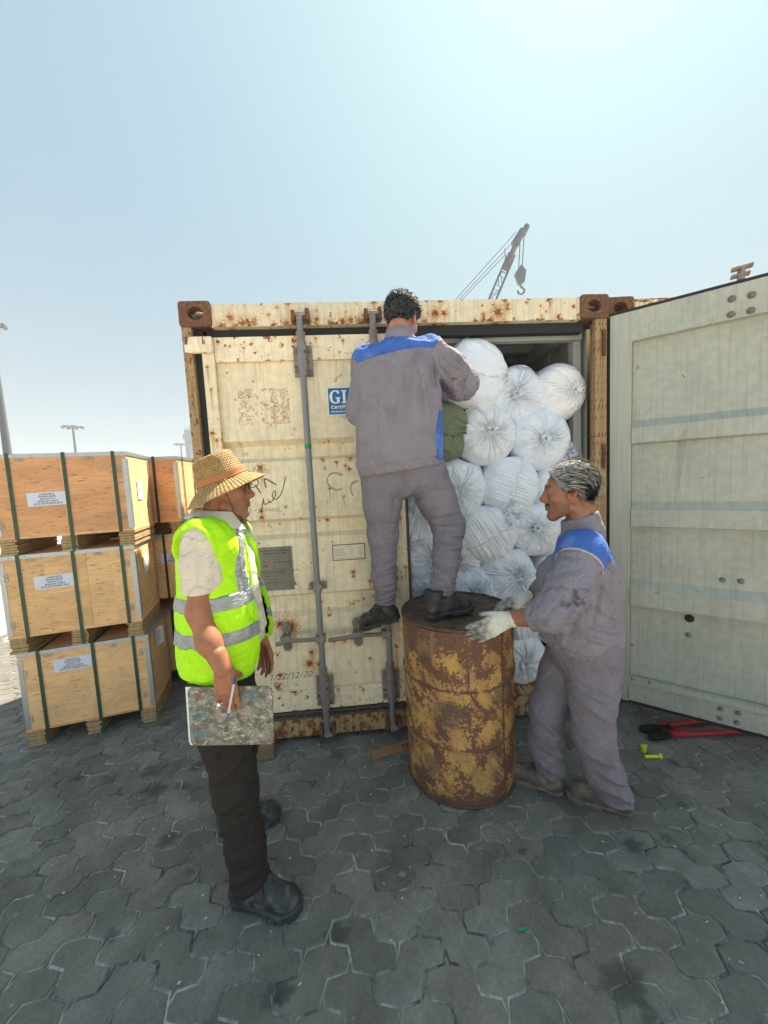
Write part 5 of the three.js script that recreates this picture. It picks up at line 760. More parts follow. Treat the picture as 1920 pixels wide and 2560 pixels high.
  // trousers, belt
  const legR = chain([[-0.655, 0.92, -1.35, 0.09], [-0.632, 0.68, -1.315, 0.088], [-0.605, 0.46, -1.3, 0.074], [-0.583, 0.25, -1.292, 0.066], [-0.575, 0.08, -1.29, 0.07]]), legL = chain([[-0.665, 0.92, -1.49, 0.09], [-0.685, 0.68, -1.54, 0.086], [-0.69, 0.45, -1.57, 0.072], [-0.74, 0.1, -1.61, 0.068]]);
  const tF = field([...legR, ...legL, [-0.635, 1.0, -1.36, 0.09, -0.662, 0.9, -1.36, 0.098], [-0.64, 1.0, -1.48, 0.09, -0.665, 0.9, -1.48, 0.098], [-0.61, 0.98, -1.42, 0.1, -0.63, 0.92, -1.42, 0.09]], 0.04);
  const tCr = creases([[-0.52, 0.8, -1.27, -0.66, 0.62, -1.22, 0.014, 0.007], [-0.53, 0.62, -1.26, -0.68, 0.52, -1.24, 0.012, 0.008], [-0.53, 0.5, -1.25, -0.66, 0.42, -1.24, 0.011, 0.008], [-0.53, 0.4, -1.25, -0.66, 0.36, -1.24, 0.01, 0.006], [-0.52, 0.2, -1.24, -0.63, 0.15, -1.23, 0.012, 0.008], [-0.51, 0.13, -1.25, -0.62, 0.11, -1.22, 0.01, 0.008]]);
  const tr = (x, y, z) => smax(tF(x, y, z) - folds(x, y, z + 7, 0.007) - 0.002 * n3(x * 20, y * 24, z * 20) - tCr(x, y, z), Math.max(y - 1.0, 0.085 + 0.02 * sst(-0.6, -0.52, x) - y), 0.006);
  wear(p, 'trousers', sculpt([-0.86, 0.06, -1.72], [-0.44, 1.03, -1.18], 0.0056, tr, mottled(lin(0x1e1714), 0.15, 10)), cloth({ roughness: 0.8 }), 'dark brown trousers');
  const black = lin(0x303437), sol = lin(0x3a3d3f), sc = lin(0x6d7477);
  boot(p, basis([0.985, 0, 0.17], [-0.668, 0.0, -1.305]), 0.305, 0.125, black, sol, sc); boot(p, basis([0.97, 0, -0.25], [-0.845, 0.0, -1.585]), 0.3, 0.12, black, sol, sc);
  // straw hat
  const HM = basis([0.9, 0.34, -0.37], [-0.602, 1.602, -1.42], 1);
  const prof = [[0.02, 0.088], [0.3, 0.098], [0.5, 0.104], [0.66, 0.104], [0.75, 0.097], [0.81, 0.08], [0.87, 0.055], [0.94, 0.028], [1.0, 0.006], [1.05, -0.002], [1.2, -0.008], [1.36, -0.017], [1.5, -0.026], [1.64, -0.036], [1.655, -0.0385], [1.63, -0.039], [1.36, -0.021], [1.02, -0.006]], NT = 72, pos = [], uv = [], idx = []; let arc = 0;
  for (let r = 0; r < prof.length; r++) { if (r) arc += Math.hypot((prof[r][0] - prof[r - 1][0]) * 0.09, prof[r][1] - prof[r - 1][1]); for (let i = 0; i <= NT; i++) { const t = i / NT * 2 * Math.PI, c = Math.cos(t), s = Math.sin(t), q = prof[r][0], dent = q < 0.8 ? -0.02 * Math.exp(-((s * q) ** 2) / 0.06) * sst(0.9, 0.3, q) + 0.006 * c * q : 0, fl = q > 1.05 ? 0.006 * Math.sin(2 * t + 0.7) * (q - 1) * 1.6 - 0.012 * (c < 0 ? c * c : 0) * (q - 1) * 2 : 0; pos.push(0.094 * q * c * (q > 1 ? 0.98 : 1), prof[r][1] + dent + fl, 0.08 * q * s * (q > 1.05 ? 1 + (q - 1) * 0.12 : 1)); uv.push(i / NT * 0.54, arc); } }
  for (let r = 0; r < prof.length - 1; r++) for (let i = 0; i < NT; i++) { const a = r * (NT + 1) + i, b = a + NT + 1; idx.push(a, a + 1, b, a + 1, b + 1, b); }
  const hg = new THREE.BufferGeometry(); hg.setAttribute('position', new THREE.Float32BufferAttribute(pos, 3)); hg.setAttribute('uv', new THREE.Float32BufferAttribute(uv, 2)); hg.setIndex(idx); hg.computeVertexNormals();
  const wv = (u, v) => { const a = u * 6, b = v * 6, i = Math.floor(a), j = Math.floor(b), x = a - i, y = b - j, o = (i + j) % 2; return [o, o ? x : y, o ? y : x]; };
  const straw = pixelCanvas(192, 192, (u, v) => { const [o, a, b] = wv(u, v), k = 0.72 + 0.3 * Math.sin(Math.PI * a) * Math.sqrt(Math.sin(Math.PI * b)) + 0.1 * n2(u * 40, v * 40), h = n2(Math.floor(u * 6) * 3.1, Math.floor(v * 6) * 2.3); return mix3([206 * k, 168 * k, 104 * k], [160 * k, 116 * k, 66 * k], clamp(h * 0.6 + 0.15)); });
  const strawB = pixelCanvas(192, 192, (u, v) => { const [, a, b] = wv(u, v); return grey(0.15 + 0.85 * Math.sin(Math.PI * a) * Math.pow(Math.sin(Math.PI * b), 0.4)); });
  const sx = tex(straw, true, [19, 19]), sb = tex(strawB, false, [19, 19]);
  const hat = wear(p, 'straw_hat', hg.applyMatrix4(HM), mat(0xffffff, 0.7, { map: sx, bumpMap: sb, bumpScale: 0.005, side: THREE.DoubleSide }), 'woven straw hat with a tan band');
  const bp = [], bi = []; for (let r = 0; r < 4; r++) for (let i = 0; i <= NT; i++) { const t = i / NT * 2 * Math.PI, k = [0.965, 0.99, 0.985, 1.012][r] + 0.012 + 0.01 * (r % 2), y = [0.03, 0.026, 0.012, 0.006][r] + 0.002 * Math.sin(t * 3); bp.push(0.094 * k * Math.cos(t), y, 0.08 * k * Math.sin(t)); } for (let r = 0; r < 3; r++) for (let i = 0; i < NT; i++) { const a = r * (NT + 1) + i, b = a + NT + 1; bi.push(a, a + 1, b, a + 1, b + 1, b); }
  const bg = new THREE.BufferGeometry(); bg.setAttribute('position', new THREE.Float32BufferAttribute(bp, 3)); bg.setIndex(bi); bg.computeVertexNormals(); wear(p, 'hat_band', bg.applyMatrix4(HM), mat(0xa86f3f, 0.7, { side: THREE.DoubleSide }), undefined, hat);
  // sunglasses and chin cord
  const lens = (s) => new THREE.SphereGeometry(0.06, 16, 10, 0, 2 * Math.PI, 0, 0.38).rotateZ(-Math.PI / 2).scale(1, 0.9, 1.15).rotateY(s * -0.28).translate(0.05, 0.012, s * 0.034);
  const gl = wear(p, 'sunglasses', [lens(1), lens(-1)].map((g) => g.applyMatrix4(M)), mat(0x0c0c0e, 0.12, { side: THREE.DoubleSide }), 'dark sunglasses');
  wear(p, 'frame', [tube([[0.106, 0.03, 0.058], [0.115, 0.028, 0.03], [0.117, 0.022, 0], [0.115, 0.028, -0.03], [0.106, 0.03, -0.058]], 0.0022, 20, 6), tube([[0.104, 0.026, 0.06], [0.06, 0.024, 0.076], [-0.01, 0.02, 0.082]], 0.0024, 12, 6), tube([[0.104, 0.026, -0.06], [0.06, 0.024, -0.076], [-0.01, 0.02, -0.082]], 0.0024, 12, 6)].map((g) => g.applyMatrix4(M)), mat(0x2a2622, 0.3), undefined, gl);
  wear(p, 'chin_cord', tube([[0.0, 0.03, 0.086], [0.012, -0.02, 0.078], [0.03, -0.07, 0.06], [0.035, -0.118, 0.035], [0.04, -0.125, 0]], 0.0014, 24, 5).applyMatrix4(M), mat(0x3a1a16, 0.8), undefined, hat);
  wear(p, 'ring', [new THREE.TorusGeometry(0.0098, 0.0018, 8, 20).rotateX(Math.PI / 2).translate(-0.572, 0.872, -1.178), new THREE.CylinderGeometry(0.0058, 0.0066, 0.005, 14).rotateX(Math.PI / 2).translate(-0.572, 0.872, -1.166)], mat(0xe8e8e8, 0.25, { metalness: 0.9 }), 'silver ring');
  // things he holds
  const cb = thing('clipboard', 'stained grey clipboard with rounded corners in the hat man\'s hand', 'clipboard', [-0.553, 0.806, -1.208], 0.0);
  const rs = (w, h, r) => { const s = new THREE.Shape(); s.moveTo(-w / 2 + r, -h / 2); s.lineTo(w / 2 - r, -h / 2); s.quadraticCurveTo(w / 2, -h / 2, w / 2, -h / 2 + r); s.lineTo(w / 2, h / 2 - r); s.quadraticCurveTo(w / 2, h / 2, w / 2 - r, h / 2); s.lineTo(-w / 2 + r, h / 2); s.quadraticCurveTo(-w / 2, h / 2, -w / 2, h / 2 - r); s.lineTo(-w / 2, -h / 2 + r); s.quadraticCurveTo(-w / 2, -h / 2, -w / 2 + r, -h / 2); return s; };
  const bt = pixelCanvas(700, 500, (u, v) => { const a = fbm2(u * 5, v * 4, 5), b = fbm2(u * 30 + v * 16, v * 34, 4), g = fbm2(u * 90, v * 90, 2); const k = 1 + b * 0.5 + g * 0.25; let c = mix3([136, 134, 124], [92, 84, 68], clamp(0.35 + a * 1.3)); c = mix3(c, [196, 198, 190], clamp(fbm2(u * 6 + 9, v * 7, 4) * 1.6 - 0.15)); const teal = Math.max(Math.exp(-((u - 0.75) ** 2 + (v - 0.85) ** 2) / 0.012), 0.8 * Math.exp(-((u - 0.12) ** 2 + (v - 0.55) ** 2) / 0.012), 1.2 * Math.exp(-((u - 0.12) ** 2 + (v - 0.2) ** 2) / 0.008)); c = mix3(c, [62, 106, 112], clamp(teal * (0.55 + b * 1.6))); return c.map((q) => q * k); });
  const bm = tex(bt); bm.repeat.set(1 / 0.282, 1 / 0.205); bm.offset.set(0.5, 0.5);
  const q1 = part('board', new THREE.ExtrudeGeometry(rs(0.282, 0.205, 0.022), { depth: 0.004, bevelEnabled: true, bevelSize: 0.0012, bevelThickness: 0.0012, bevelSegments: 2 }), mat(0xffffff, 0.6, { map: bm, bumpMap: withRep(T.grain, 5), bumpScale: 0.0015 }), cb);
  const q2 = part('paper', [box(0.29, 0.198, 0.0008, -0.007, 0.003, -0.003), box(0.285, 0.2, 0.0008, -0.009, -0.006, -0.0052).rotateZ(0.012)], mat(0xe9ecf0, 0.8), cb, 'white sheets behind the board'); const q3 = part('maker_mark', [box(0.014, 0.028, 0.001, -0.11, 0.07, 0.0056)], mat(0x8b5a54, 0.7), cb); void q2; void q3; void q1;
  cb.rotation.z = -0.035;
  const pen = thing('pen', 'blue and clear ballpoint pen between the hat man\'s fingers', 'pen', [-0.527, 0.898, -1.163]); const pr = (a, b, r, m, n, r2) => part(n, rod(a, b, r, 10, r2), m, pen);
  const pd = V(-0.022, -0.075, -0.006), pt = (t) => pd.clone().multiplyScalar(t).toArray(), blue = mat(0x2a32b8, 0.35); pr(pt(-0.62), pt(0.75), 0.0038, mat(0xc9cbd6, 0.25), 'barrel'); pr(pt(-0.86), pt(-0.62), 0.0042, blue, 'cap'); pr(pt(0.75), pt(1.05), 0.0036, blue, 'tip', 0.001);
}
const GREYC = lin(0x85808b), BLUEC = lin(0x3e68b8), GREYT = lin(0x7b7681);
const workC = mottled(GREYC, 0.1, 6, lin(0x6b625f), 0.25), blueC = mottled(BLUEC, 0.16, 8, lin(0x6f90cc), 0.5), workT = mottled(GREYT, 0.12, 6, lin(0x5f5753), 0.4);
const glove = cloth({ roughness: 0.95 });
{ // ------------------------------------------------ worker who stands on the drum, seen from behind
  const p = person('worker in grey and blue overalls standing on the drum with his back turned', [0.1, 0.88, -1.9]);
  const M = basis([0.42, -0.3, -0.86], [0.142, 2.372, -1.985], 0.94, [0.05, 1, 0]);
  const armR = [[0.26, 2.18, -1.95, 0.042], [0.44, 2.05, -2.0, 0.038], [0.4, 2.12, -2.19, 0.032]], armL = [[-0.035, 2.15, -1.935, 0.045], [-0.1, 1.93, -1.97, 0.04], [-0.03, 1.97, -2.11, 0.032]];
  const legR = [[0.2, 1.62, -1.94, 0.09], [0.345, 1.305, -2.0, 0.06], [0.25, 0.97, -1.815, 0.032]], legL = [[0.01, 1.62, -1.94, 0.09], [-0.012, 1.28, -2.0, 0.06], [-0.01, 0.88, -2.05, 0.032]];
  const skinC = (x, y, z) => SKIN_C.map((q) => q * (1 + 0.18 * fbm3(x * 24, y * 24, z * 24, 3)));
  const under = [[0.12, 2.33, -1.95, 0.052, 0.115, 2.2, -1.93, 0.07], [0.02, 2.09, -1.925, 0.075, 0.02, 1.65, -1.93, 0.08], [0.2, 2.09, -1.935, 0.075, 0.19, 1.65, -1.93, 0.08], ...chain(armR), ...chain(armL), ...chain(legR), ...chain(legL)];
  wear(p, 'body', [headGeo(M, SKIN_C, { stubble: 0.3 }), shape(under, 0.06, 0.014, null, skinC), shape([[0.125, 2.34, -1.955, 0.052, 0.115, 2.22, -1.925, 0.062]], 0.02, 0.007, null, skinC)], skinMat);
  wear(p, 'hair', hairGeo(M, { thick: 0.017, front: 0.07, nape: -0.06, tone: (t) => mix3([0.014, 0.015, 0.017], [0.3, 0.3, 0.3], t > 0.86 ? 0.8 : t * t * 0.16), rough: 0.007, freq: [70, 70, 70], strands: 2600, len: 0.016, lift: 0.009, wid: 0.0011, sweep: (x, y, z) => [n3(x * 60, y * 60, z * 60), n3(x * 60 + 9, y * 60, z * 60) - 0.2, n3(x * 60, y * 60 + 9, z * 60)] }), hairMat, 'short curly black and grey hair');
  // jacket
  const jac = [[0.0, 2.1, -1.905, 0.107, -0.016, 1.66, -1.9, 0.112], [0.212, 2.12, -1.92, 0.107, 0.2, 1.68, -1.905, 0.11], [0.105, 2.12, -1.915, 0.12, 0.09, 1.68, -1.91, 0.13], [-0.035, 2.17, -1.93, 0.07, 0.27, 2.2, -1.945, 0.072], [0.115, 2.2, -1.925, 0.085, 0.12, 2.265, -1.93, 0.068],
    ...chain([[0.275, 2.19, -1.945, 0.082], [0.37, 2.12, -1.965, 0.082], [0.435, 2.055, -2.0, 0.08]]), ...chain([[0.435, 2.055, -2.0, 0.08], [0.425, 2.09, -2.09, 0.07], [0.405, 2.115, -2.18, 0.055]]), ...chain([[-0.045, 2.155, -1.93, 0.076], [-0.1, 1.93, -1.965, 0.063], [-0.03, 1.97, -2.1, 0.05]])];
  const jF = field(jac, 0.045);
  const jCr = creases(1.7, [[0.03, 2.1, -1.78, 0.0, 1.72, -1.77, 0.02, 0.012], [0.09, 2.12, -1.78, 0.045, 1.78, -1.76, 0.02, 0.011], [0.16, 2.16, -1.79, 0.12, 1.9, -1.77, 0.022, -0.01], [0.2, 2.16, -1.8, 0.235, 1.85, -1.79, 0.02, 0.014], [0.26, 2.16, -1.83, 0.275, 2.0, -1.82, 0.018, -0.02], [-0.06, 2.05, -1.8, -0.1, 1.75, -1.8, 0.02, 0.01], [0.29, 2.1, -1.88, 0.4, 2.0, -1.91, 0.014, 0.01], [0.31, 2.17, -1.87, 0.43, 2.09, -1.93, 0.014, 0.01], [0.3, 2.05, -1.88, 0.38, 1.99, -1.93, 0.012, -0.01], [0.36, 2.2, -1.92, 0.46, 2.1, -1.94, 0.013, 0.011], [0.4, 2.02, -1.93, 0.46, 2.1, -1.94, 0.01, -0.008], [0.12, 2.235, -1.84, 0.26, 2.22, -1.86, 0.012, 0.008], [-0.03, 2.19, -1.84, 0.08, 2.24, -1.84, 0.012, 0.007], [-0.12, 2.06, -1.9, -0.15, 1.96, -1.92, 0.012, 0.008]]);
  const hem = (x, y) => 1.612 + 0.115 * (x - 0.09) - y;
  const jac0 = (x, y, z) => {
    let d = jF(x, y, z) - folds(x * 0.9, y * 0.4, z * 0.9, 0.005 + 0.006 * sst(0.26, 0.32, x)) - 0.0015 * n3(x * 24, y * 15, z * 24) - jCr(x, y, z);
    const h = -hem(x, y); if (h < 0.09) d += 0.004 * Math.exp(-(((h - 0.04) / 0.006) ** 2)) - 0.004 * ridge(n3(x * 60, y * 4, z * 60)) * sst(0.05, 0.03, h) * sst(0.15, 0.22, x);
    return d;
  };
  const neckHole = (x, y, z) => -(Math.hypot(x - 0.125, (y - 2.34) * 0.8, z + 1.95) - 0.06);
  const jacket = (o) => (x, y, z) => { let d = jac0(x, y, z) - o; d = smax(d, hem(x, y), 0.008); d = smax(d, neckHole(x, y, z), 0.006); return smax(d, -2.185 - z, 0.006); };
  const J0 = [-0.22, 1.56, -2.24], J1 = [0.56, 2.36, -1.7];
  const jm = wear(p, 'jacket', sculpt(J0, J1, 0.0056, jacket(0), workC), clothMat, 'grey work jacket with blue yoke');
  const yokeLine = (x, z) => (z > -1.93 ? 2.158 + 0.19 * (x - 0.02) - 0.2 * Math.max(0, x - 0.2) : 2.1);
  wear(p, 'yoke', sculpt([-0.2, 2.05, -2.1], [0.4, 2.34, -1.72], 0.0058, ((f) => (x, y, z) => Math.max(f(x, y, z), yokeLine(x, z) - y, x - 0.285 - 0.6 * (y - 2.2), -0.098 - 0.7 * (y - 2.15) - x, 0.088 - Math.hypot(x - 0.122, z + 1.94)))(jacket(0.003)), blueC), clothMat, 'blue shoulder yoke', jm);
  wear(p, 'side_panel', sculpt([0.2, 1.62, -2.08], [0.4, 1.92, -1.72], 0.0058, ((f) => (x, y, z) => Math.max(f(x, y, z), y - 1.9, 1.66 - y, 0.262 + 0.25 * Math.max(0, y - 1.78) + 0.06 * Math.max(0, 1.78 - y) - x))(jacket(0.003)), blueC), clothMat, 'blue pocket panel', jm);
  wear(p, 'collar', sculpt([0.0, 2.22, -2.06], [0.25, 2.36, -1.82], 0.005, (x, y, z) => { const d = field([[0.12, 2.26, -1.93, 0.078, 0.127, 2.315, -1.948, 0.068]], 0.01)(x, y, z); return Math.max(smax(d, -(Math.hypot(x - 0.125, (y - 2.34) * 0.5, z + 1.95) - 0.06), 0.004), y - 2.315 + 0.25 * (z + 1.9)); }, workC), clothMat, undefined, jm);
  // trousers
  const tl = [...chain([[0.205, 1.64, -1.935, 0.118], [0.285, 1.45, -1.965, 0.098], [0.34, 1.31, -1.985, 0.084], [0.315, 1.16, -1.92, 0.068], [0.265, 0.985, -1.825, 0.058]]), ...chain([[0.0, 1.64, -1.935, 0.118], [-0.008, 1.45, -1.965, 0.098], [-0.012, 1.28, -1.995, 0.08], [-0.015, 1.05, -2.03, 0.064], [-0.016, 0.885, -2.05, 0.056]]), [0.1, 1.68, -1.93, 0.12, 0.1, 1.58, -1.925, 0.105]];
  const tF = field(tl, 0.03), tCr = creases(1.5, [[0.1, 1.47, -1.88, 0.2, 1.56, -1.83, 0.012, 0.008], [0.1, 1.46, -1.88, 0.25, 1.5, -1.85, 0.014, -0.008], [0.22, 1.38, -1.93, 0.4, 1.4, -1.9, 0.012, 0.009], [0.24, 1.34, -1.93, 0.42, 1.34, -1.93, 0.012, 0.011], [0.26, 1.29, -1.93, 0.42, 1.27, -1.93, 0.011, 0.01], [0.25, 1.24, -1.9, 0.39, 1.21, -1.9, 0.011, 0.01], [0.02, 1.56, -1.82, 0.03, 1.35, -1.88, 0.02, 0.008], [0.09, 1.5, -1.83, 0.04, 1.3, -1.92, 0.016, 0.007]]);
  const bands = (x, y, z) => { const r = x > 0.15; const a = r ? sst(1.32, 1.1, y) : sst(1.22, 1.05, y) * (0.45 + 0.55 * sst(0.86, 0.95, y)); return 0.013 * a * (ridge(n3(x * 5, y * 17 + x * (r ? 6 : -4), z * 5)) - 0.35); };
  wear(p, 'trousers', sculpt([-0.18, 0.83, -2.2], [0.5, 1.78, -1.72], 0.0056, (x, y, z) => smax(tF(x, y, z) - folds(x, y, z, 0.004) - tCr(x, y, z) - bands(x, y, z), (x > 0.14 ? 0.995 : 0.885) - y, 0.006), workT), clothMat, 'grey work trousers');
  const black = lin(0x242528), sol = lin(0x2c2d2f), sc = lin(0x4a4a4b);
  boot(p, basis([0.93, 0, -0.37], [0.172, 0.884, -1.783]), 0.285, 0.14, black, sol, sc); boot(p, basis([-0.83, -0.36, -0.42], [0.068, 0.8, -2.025], 1, [-0.25, 1, 0.1]), 0.275, 0.125, black, sol, sc);
  wear(p, 'glove', shape([[0.402, 2.118, -2.18, 0.033, 0.398, 2.13, -2.21, 0.032, 0.02], ...handBones([0.398, 2.13, -2.21], [0.05, 0.55, -0.8], [0.6, 0.5, 0.5], [-1, 0.2, 0.2], { s: 0.95, fat: 1.15, curl: [0.1, 0.2, 0.2] })], 0.008, 0.0045, null, mottled(lin(0xb03038), 0.1, 20)), glove, 'red work glove');
  wear(p, 'glove', shape([[-0.032, 1.968, -2.1, 0.033, -0.02, 1.978, -2.13, 0.032, 0.02], ...handBones([-0.02, 1.978, -2.125], [0.5, 0.6, -0.1], [-0.3, 0.3, 1], [-1, 0.6, 0], { s: 0.9, fat: 1.1, curl: [0.3, 0.3, 0.3] })], 0.008, 0.0045, null, mottled(lin(0xb03038), 0.1, 20)), glove, 'red work glove');
}
{ // ------------------------------------------------ grey-haired worker who steadies the drum
  const p = person('grey-haired worker in grey and blue overalls steadying the drum with gloved hands', [0.88, 0, -1.66]);
  const M = basis([-0.895, -0.05, -0.44], [0.826, 1.476, -1.66], 0.97);
  const armN = [[0.8, 1.24, -1.5, 0.055], [0.655, 1.015, -1.432, 0.046], [0.515, 0.952, -1.568, 0.031]], armF = [[0.955, 1.22, -1.83, 0.055], [0.83, 0.95, -1.9, 0.046], [0.7, 0.935, -1.855, 0.031]];
  const skinC = (x, y, z) => SKIN_B.map((q) => q * 0.9 * (1 + 0.2 * fbm3(x * 24, y * 24, z * 24, 3)));
  const legN = [[0.885, 0.76, -1.6, 0.09], [0.885, 0.39, -1.575, 0.06], [0.965, 0.1, -1.565, 0.03]], legF = [[0.905, 0.76, -1.75, 0.09], [0.76, 0.41, -1.765, 0.06], [0.75, 0.1, -1.73, 0.03]];
  const under = [[0.88, 1.4, -1.66, 0.056, 0.885, 1.28, -1.66, 0.075], [0.85, 1.2, -1.6, 0.085, 0.88, 0.86, -1.63, 0.085], [0.93, 1.2, -1.74, 0.085, 0.91, 0.86, -1.74, 0.085], ...chain(armN), ...chain(armF), ...chain(legN), ...chain(legF)];
  wear(p, 'body', [headGeo(M, SKIN_B, { stubble: 0.55, moustache: true }), shape(under, 0.06, 0.014, null, skinC), shape([[0.6, 0.985, -1.49, 0.042, 0.515, 0.952, -1.568, 0.034], [0.77, 0.94, -1.875, 0.04, 0.69, 0.935, -1.852, 0.032]], 0.01, 0.006, null, skinC), shape([[0.868, 1.42, -1.665, 0.056, 0.885, 1.3, -1.66, 0.062]], 0.02, 0.006, null, skinC)], skinMat);
  wear(p, 'moustache', shape([[0.096, -0.0455, 0.0, 0.006, 0.084, -0.05, 0.027, 0.0055], [0.096, -0.0455, 0.0, 0.006, 0.084, -0.05, -0.027, 0.0055]], 0.004, 0.0022, (d, x, y, z) => d - 0.001 * n3(x * 200, y * 60, z * 200), () => [0.016, 0.014, 0.013], 0.01).applyMatrix4(M), hairMat, 'dark moustache');
  wear(p, 'hair', hairGeo(M, { thick: 0.018, front: 0.068, nape: -0.066, tone: (t, y) => { const dark = sst(0.03, -0.05, y) * 0.5; return mix3(mix3([0.17, 0.17, 0.17], [0.4, 0.4, 0.385], clamp(t * 1.1 - dark)), [0.55, 0.54, 0.5], t > 0.9 - 0.1 * sst(0.05, 0.12, y) && dark < 0.2 ? 0.7 : 0); }, rough: 0.0025, freq: [9, 34, 40], strands: 4600, len: 0.06, lift: 0.003, wid: 0.0008, loose: 0.1, sweep: (x, y, z) => [-1, -0.2 - 1.3 * sst(-0.02, -0.1, x), 0.15 * n3(x * 30, y * 30, z * 30)] }), hairMat, 'thick swept-back grey hair');  // grey mix, with sunlight on the crown put into the tone, darker lower down
  const jac = [[0.835, 1.2, -1.575, 0.105, 0.84, 0.84, -1.595, 0.117], [0.92, 1.2, -1.74, 0.105, 0.9, 0.84, -1.73, 0.117], [0.815, 1.08, -1.69, 0.12, 0.812, 0.87, -1.68, 0.128], [0.925, 1.12, -1.625, 0.1, 0.932, 0.82, -1.65, 0.122], [0.805, 1.25, -1.51, 0.07, 0.955, 1.245, -1.81, 0.07], [0.885, 1.27, -1.66, 0.085, 0.885, 1.33, -1.66, 0.07],
    ...chain([[0.8, 1.235, -1.5, 0.08], [0.72, 1.11, -1.455, 0.078], [0.655, 1.02, -1.435, 0.07], [0.57, 0.975, -1.52, 0.056]]), ...chain([[0.955, 1.215, -1.825, 0.08], [0.83, 0.955, -1.9, 0.068], [0.745, 0.94, -1.87, 0.056]])];
  const jF = field(jac, 0.045);
  const jCr = creases(1.5, [[0.72, 1.12, -1.36, 0.66, 1.0, -1.35, 0.012, 0.009], [0.78, 1.13, -1.4, 0.7, 1.1, -1.36, 0.012, 0.01], [0.77, 1.08, -1.41, 0.68, 1.06, -1.36, 0.011, 0.01], [0.76, 1.03, -1.42, 0.67, 1.03, -1.36, 0.01, 0.009], [0.74, 0.98, -1.43, 0.66, 1.0, -1.36, 0.01, -0.009], [0.87, 1.12, -1.45, 0.97, 0.98, -1.48, 0.014, 0.009], [0.84, 1.02, -1.43, 0.99, 0.93, -1.49, 0.014, 0.01], [0.82, 0.94, -1.43, 1.0, 0.88, -1.5, 0.013, 0.009], [0.78, 0.9, -1.44, 0.98, 0.83, -1.49, 0.013, 0.009], [0.74, 0.93, -1.5, 0.72, 0.83, -1.5, 0.014, 0.008], [0.88, 1.2, -1.44, 0.98, 1.12, -1.5, 0.014, -0.009], [0.61, 1.03, -1.44, 0.58, 0.94, -1.46, 0.01, 0.006], [0.86, 1.1, -1.43, 0.83, 0.95, -1.43, 0.012, -0.012]]);
  const hem = (x, y) => 0.752 - 0.17 * (x - 0.885) - y;
  const jac0 = (x, y, z) => { const h = -hem(x, y); return jF(x, y, z) - folds(x, y, z + 2, 0.004 + 0.005 * sst(0.78, 0.7, x) * sst(0.95, 1.0, y)) - 0.0015 * n3(x * 22, y * 18, z * 22) - jCr(x, y, z) + (h < 0.1 ? 0.006 * Math.exp(-(((h - 0.036) / 0.006) ** 2)) - 0.005 * ridge(n3(x * 55, y * 3, z * 55)) * sst(0.06, 0.03, h) + 0.01 * sst(0.06, 0, h) : 0); };
  const cutN = (x, y, z) => -((x - 0.588) * 0.68 + (z + 1.5) * 0.66 + (y - 0.984) * 0.31);
  const jacket = (o) => (x, y, z) => { let d = jac0(x, y, z) - o; d = smax(d, hem(x, y), 0.008); d = smax(d, -(Math.hypot(x - 0.872, (y - 1.42) * 0.8, z + 1.662) - 0.066), 0.006); if (x < 0.66 && z > -1.62) d = smax(d, cutN(x, y, z), 0.005); if (x < 0.8 && z < -1.78) d = smax(d, 0.74 - x, 0.005); return d; };
  const grease = (x, y, z) => mix3(workC(x, y, z), lin(0x3a3536), 0.75 * sst(0.0, 0.5, fbm3(x * 26, y * 26, z * 26, 3) + 0.5 * Math.exp(-((x - 0.7) ** 2 + (y - 1.09) ** 2) / 0.0022) - 0.15) * Math.exp(-((x - 0.7) ** 2 + (y - 1.08) ** 2) / 0.006) * (z > -1.5 ? 1 : 0));
  const jm = wear(p, 'jacket', sculpt([0.5, 0.7, -2.02], [1.14, 1.44, -1.3], 0.0056, jacket(0), grease), clothMat, 'grey work jacket with blue shoulders');
  wear(p, 'yoke', sculpt([0.66, 1.1, -1.98], [1.12, 1.42, -1.36], 0.0058, ((f) => (x, y, z) => { const side = (x - 0.885) * 0.447 - (z + 1.66) * 0.894, bk = (x - 0.885) * 0.894 + (z + 1.66) * 0.447; const arm = Math.min(Math.hypot(x - 0.745, (y - 1.15) * 0.9, z + 1.455), Math.hypot(x - 0.94, (y - 1.13) * 0.9, z + 1.88)); return Math.max(f(x, y, z), 1.165 + (bk < 0 ? -0.1 * bk : 0.12 * bk) + 0.02 * Math.cos(side * 9) - y, 0.11 - arm, -bk - 0.14, 0.1 - Math.hypot(x - 0.882, z + 1.66)); })(jacket(0.003)), blueC), clothMat, 'blue shoulder yoke', jm);
  wear(p, 'seam', sculpt([0.62, 1.05, -1.7], [1.05, 1.36, -1.34], 0.0044, ((f) => (x, y, z) => { const arm = Math.hypot(x - 0.745, (y - 1.15) * 0.9, z + 1.455); return Math.max(f(x, y, z), Math.abs(arm - 0.1075) - 0.0042, 1.16 - y); })(jacket(0.0042)), mottled(lin(0xb4aeb2), 0.2, 60)), clothMat, 'pale stitched shoulder seam', jm);
  const colF = field([[0.887, 1.3, -1.66, 0.086, 0.872, 1.385, -1.663, 0.072]], 0.01);
  wear(p, 'collar', sculpt([0.75, 1.24, -1.8], [1.02, 1.45, -1.52], 0.005, (x, y, z) => { const bk = (x - 0.87) * 0.894 + (z + 1.66) * 0.447; return Math.max(smax(colF(x, y, z) - 0.004, -(Math.hypot(x - 0.868, (y - 1.42) * 0.35, z + 1.662) - 0.063), 0.004), y - 1.37 - 0.3 * bk, 1.27 - y); }, workC), clothMat, undefined, jm);
  wear(p, 'cuff', shape([[0.63, 1.0, -1.46, 0.066, 0.595, 0.985, -1.495, 0.062]], 0.01, 0.005, (d, x, y, z) => smax(Math.max(d, cutN(x, y, z)), -cutN(x, y, z) - 0.05, 0.004), workC), clothMat, undefined, jm);
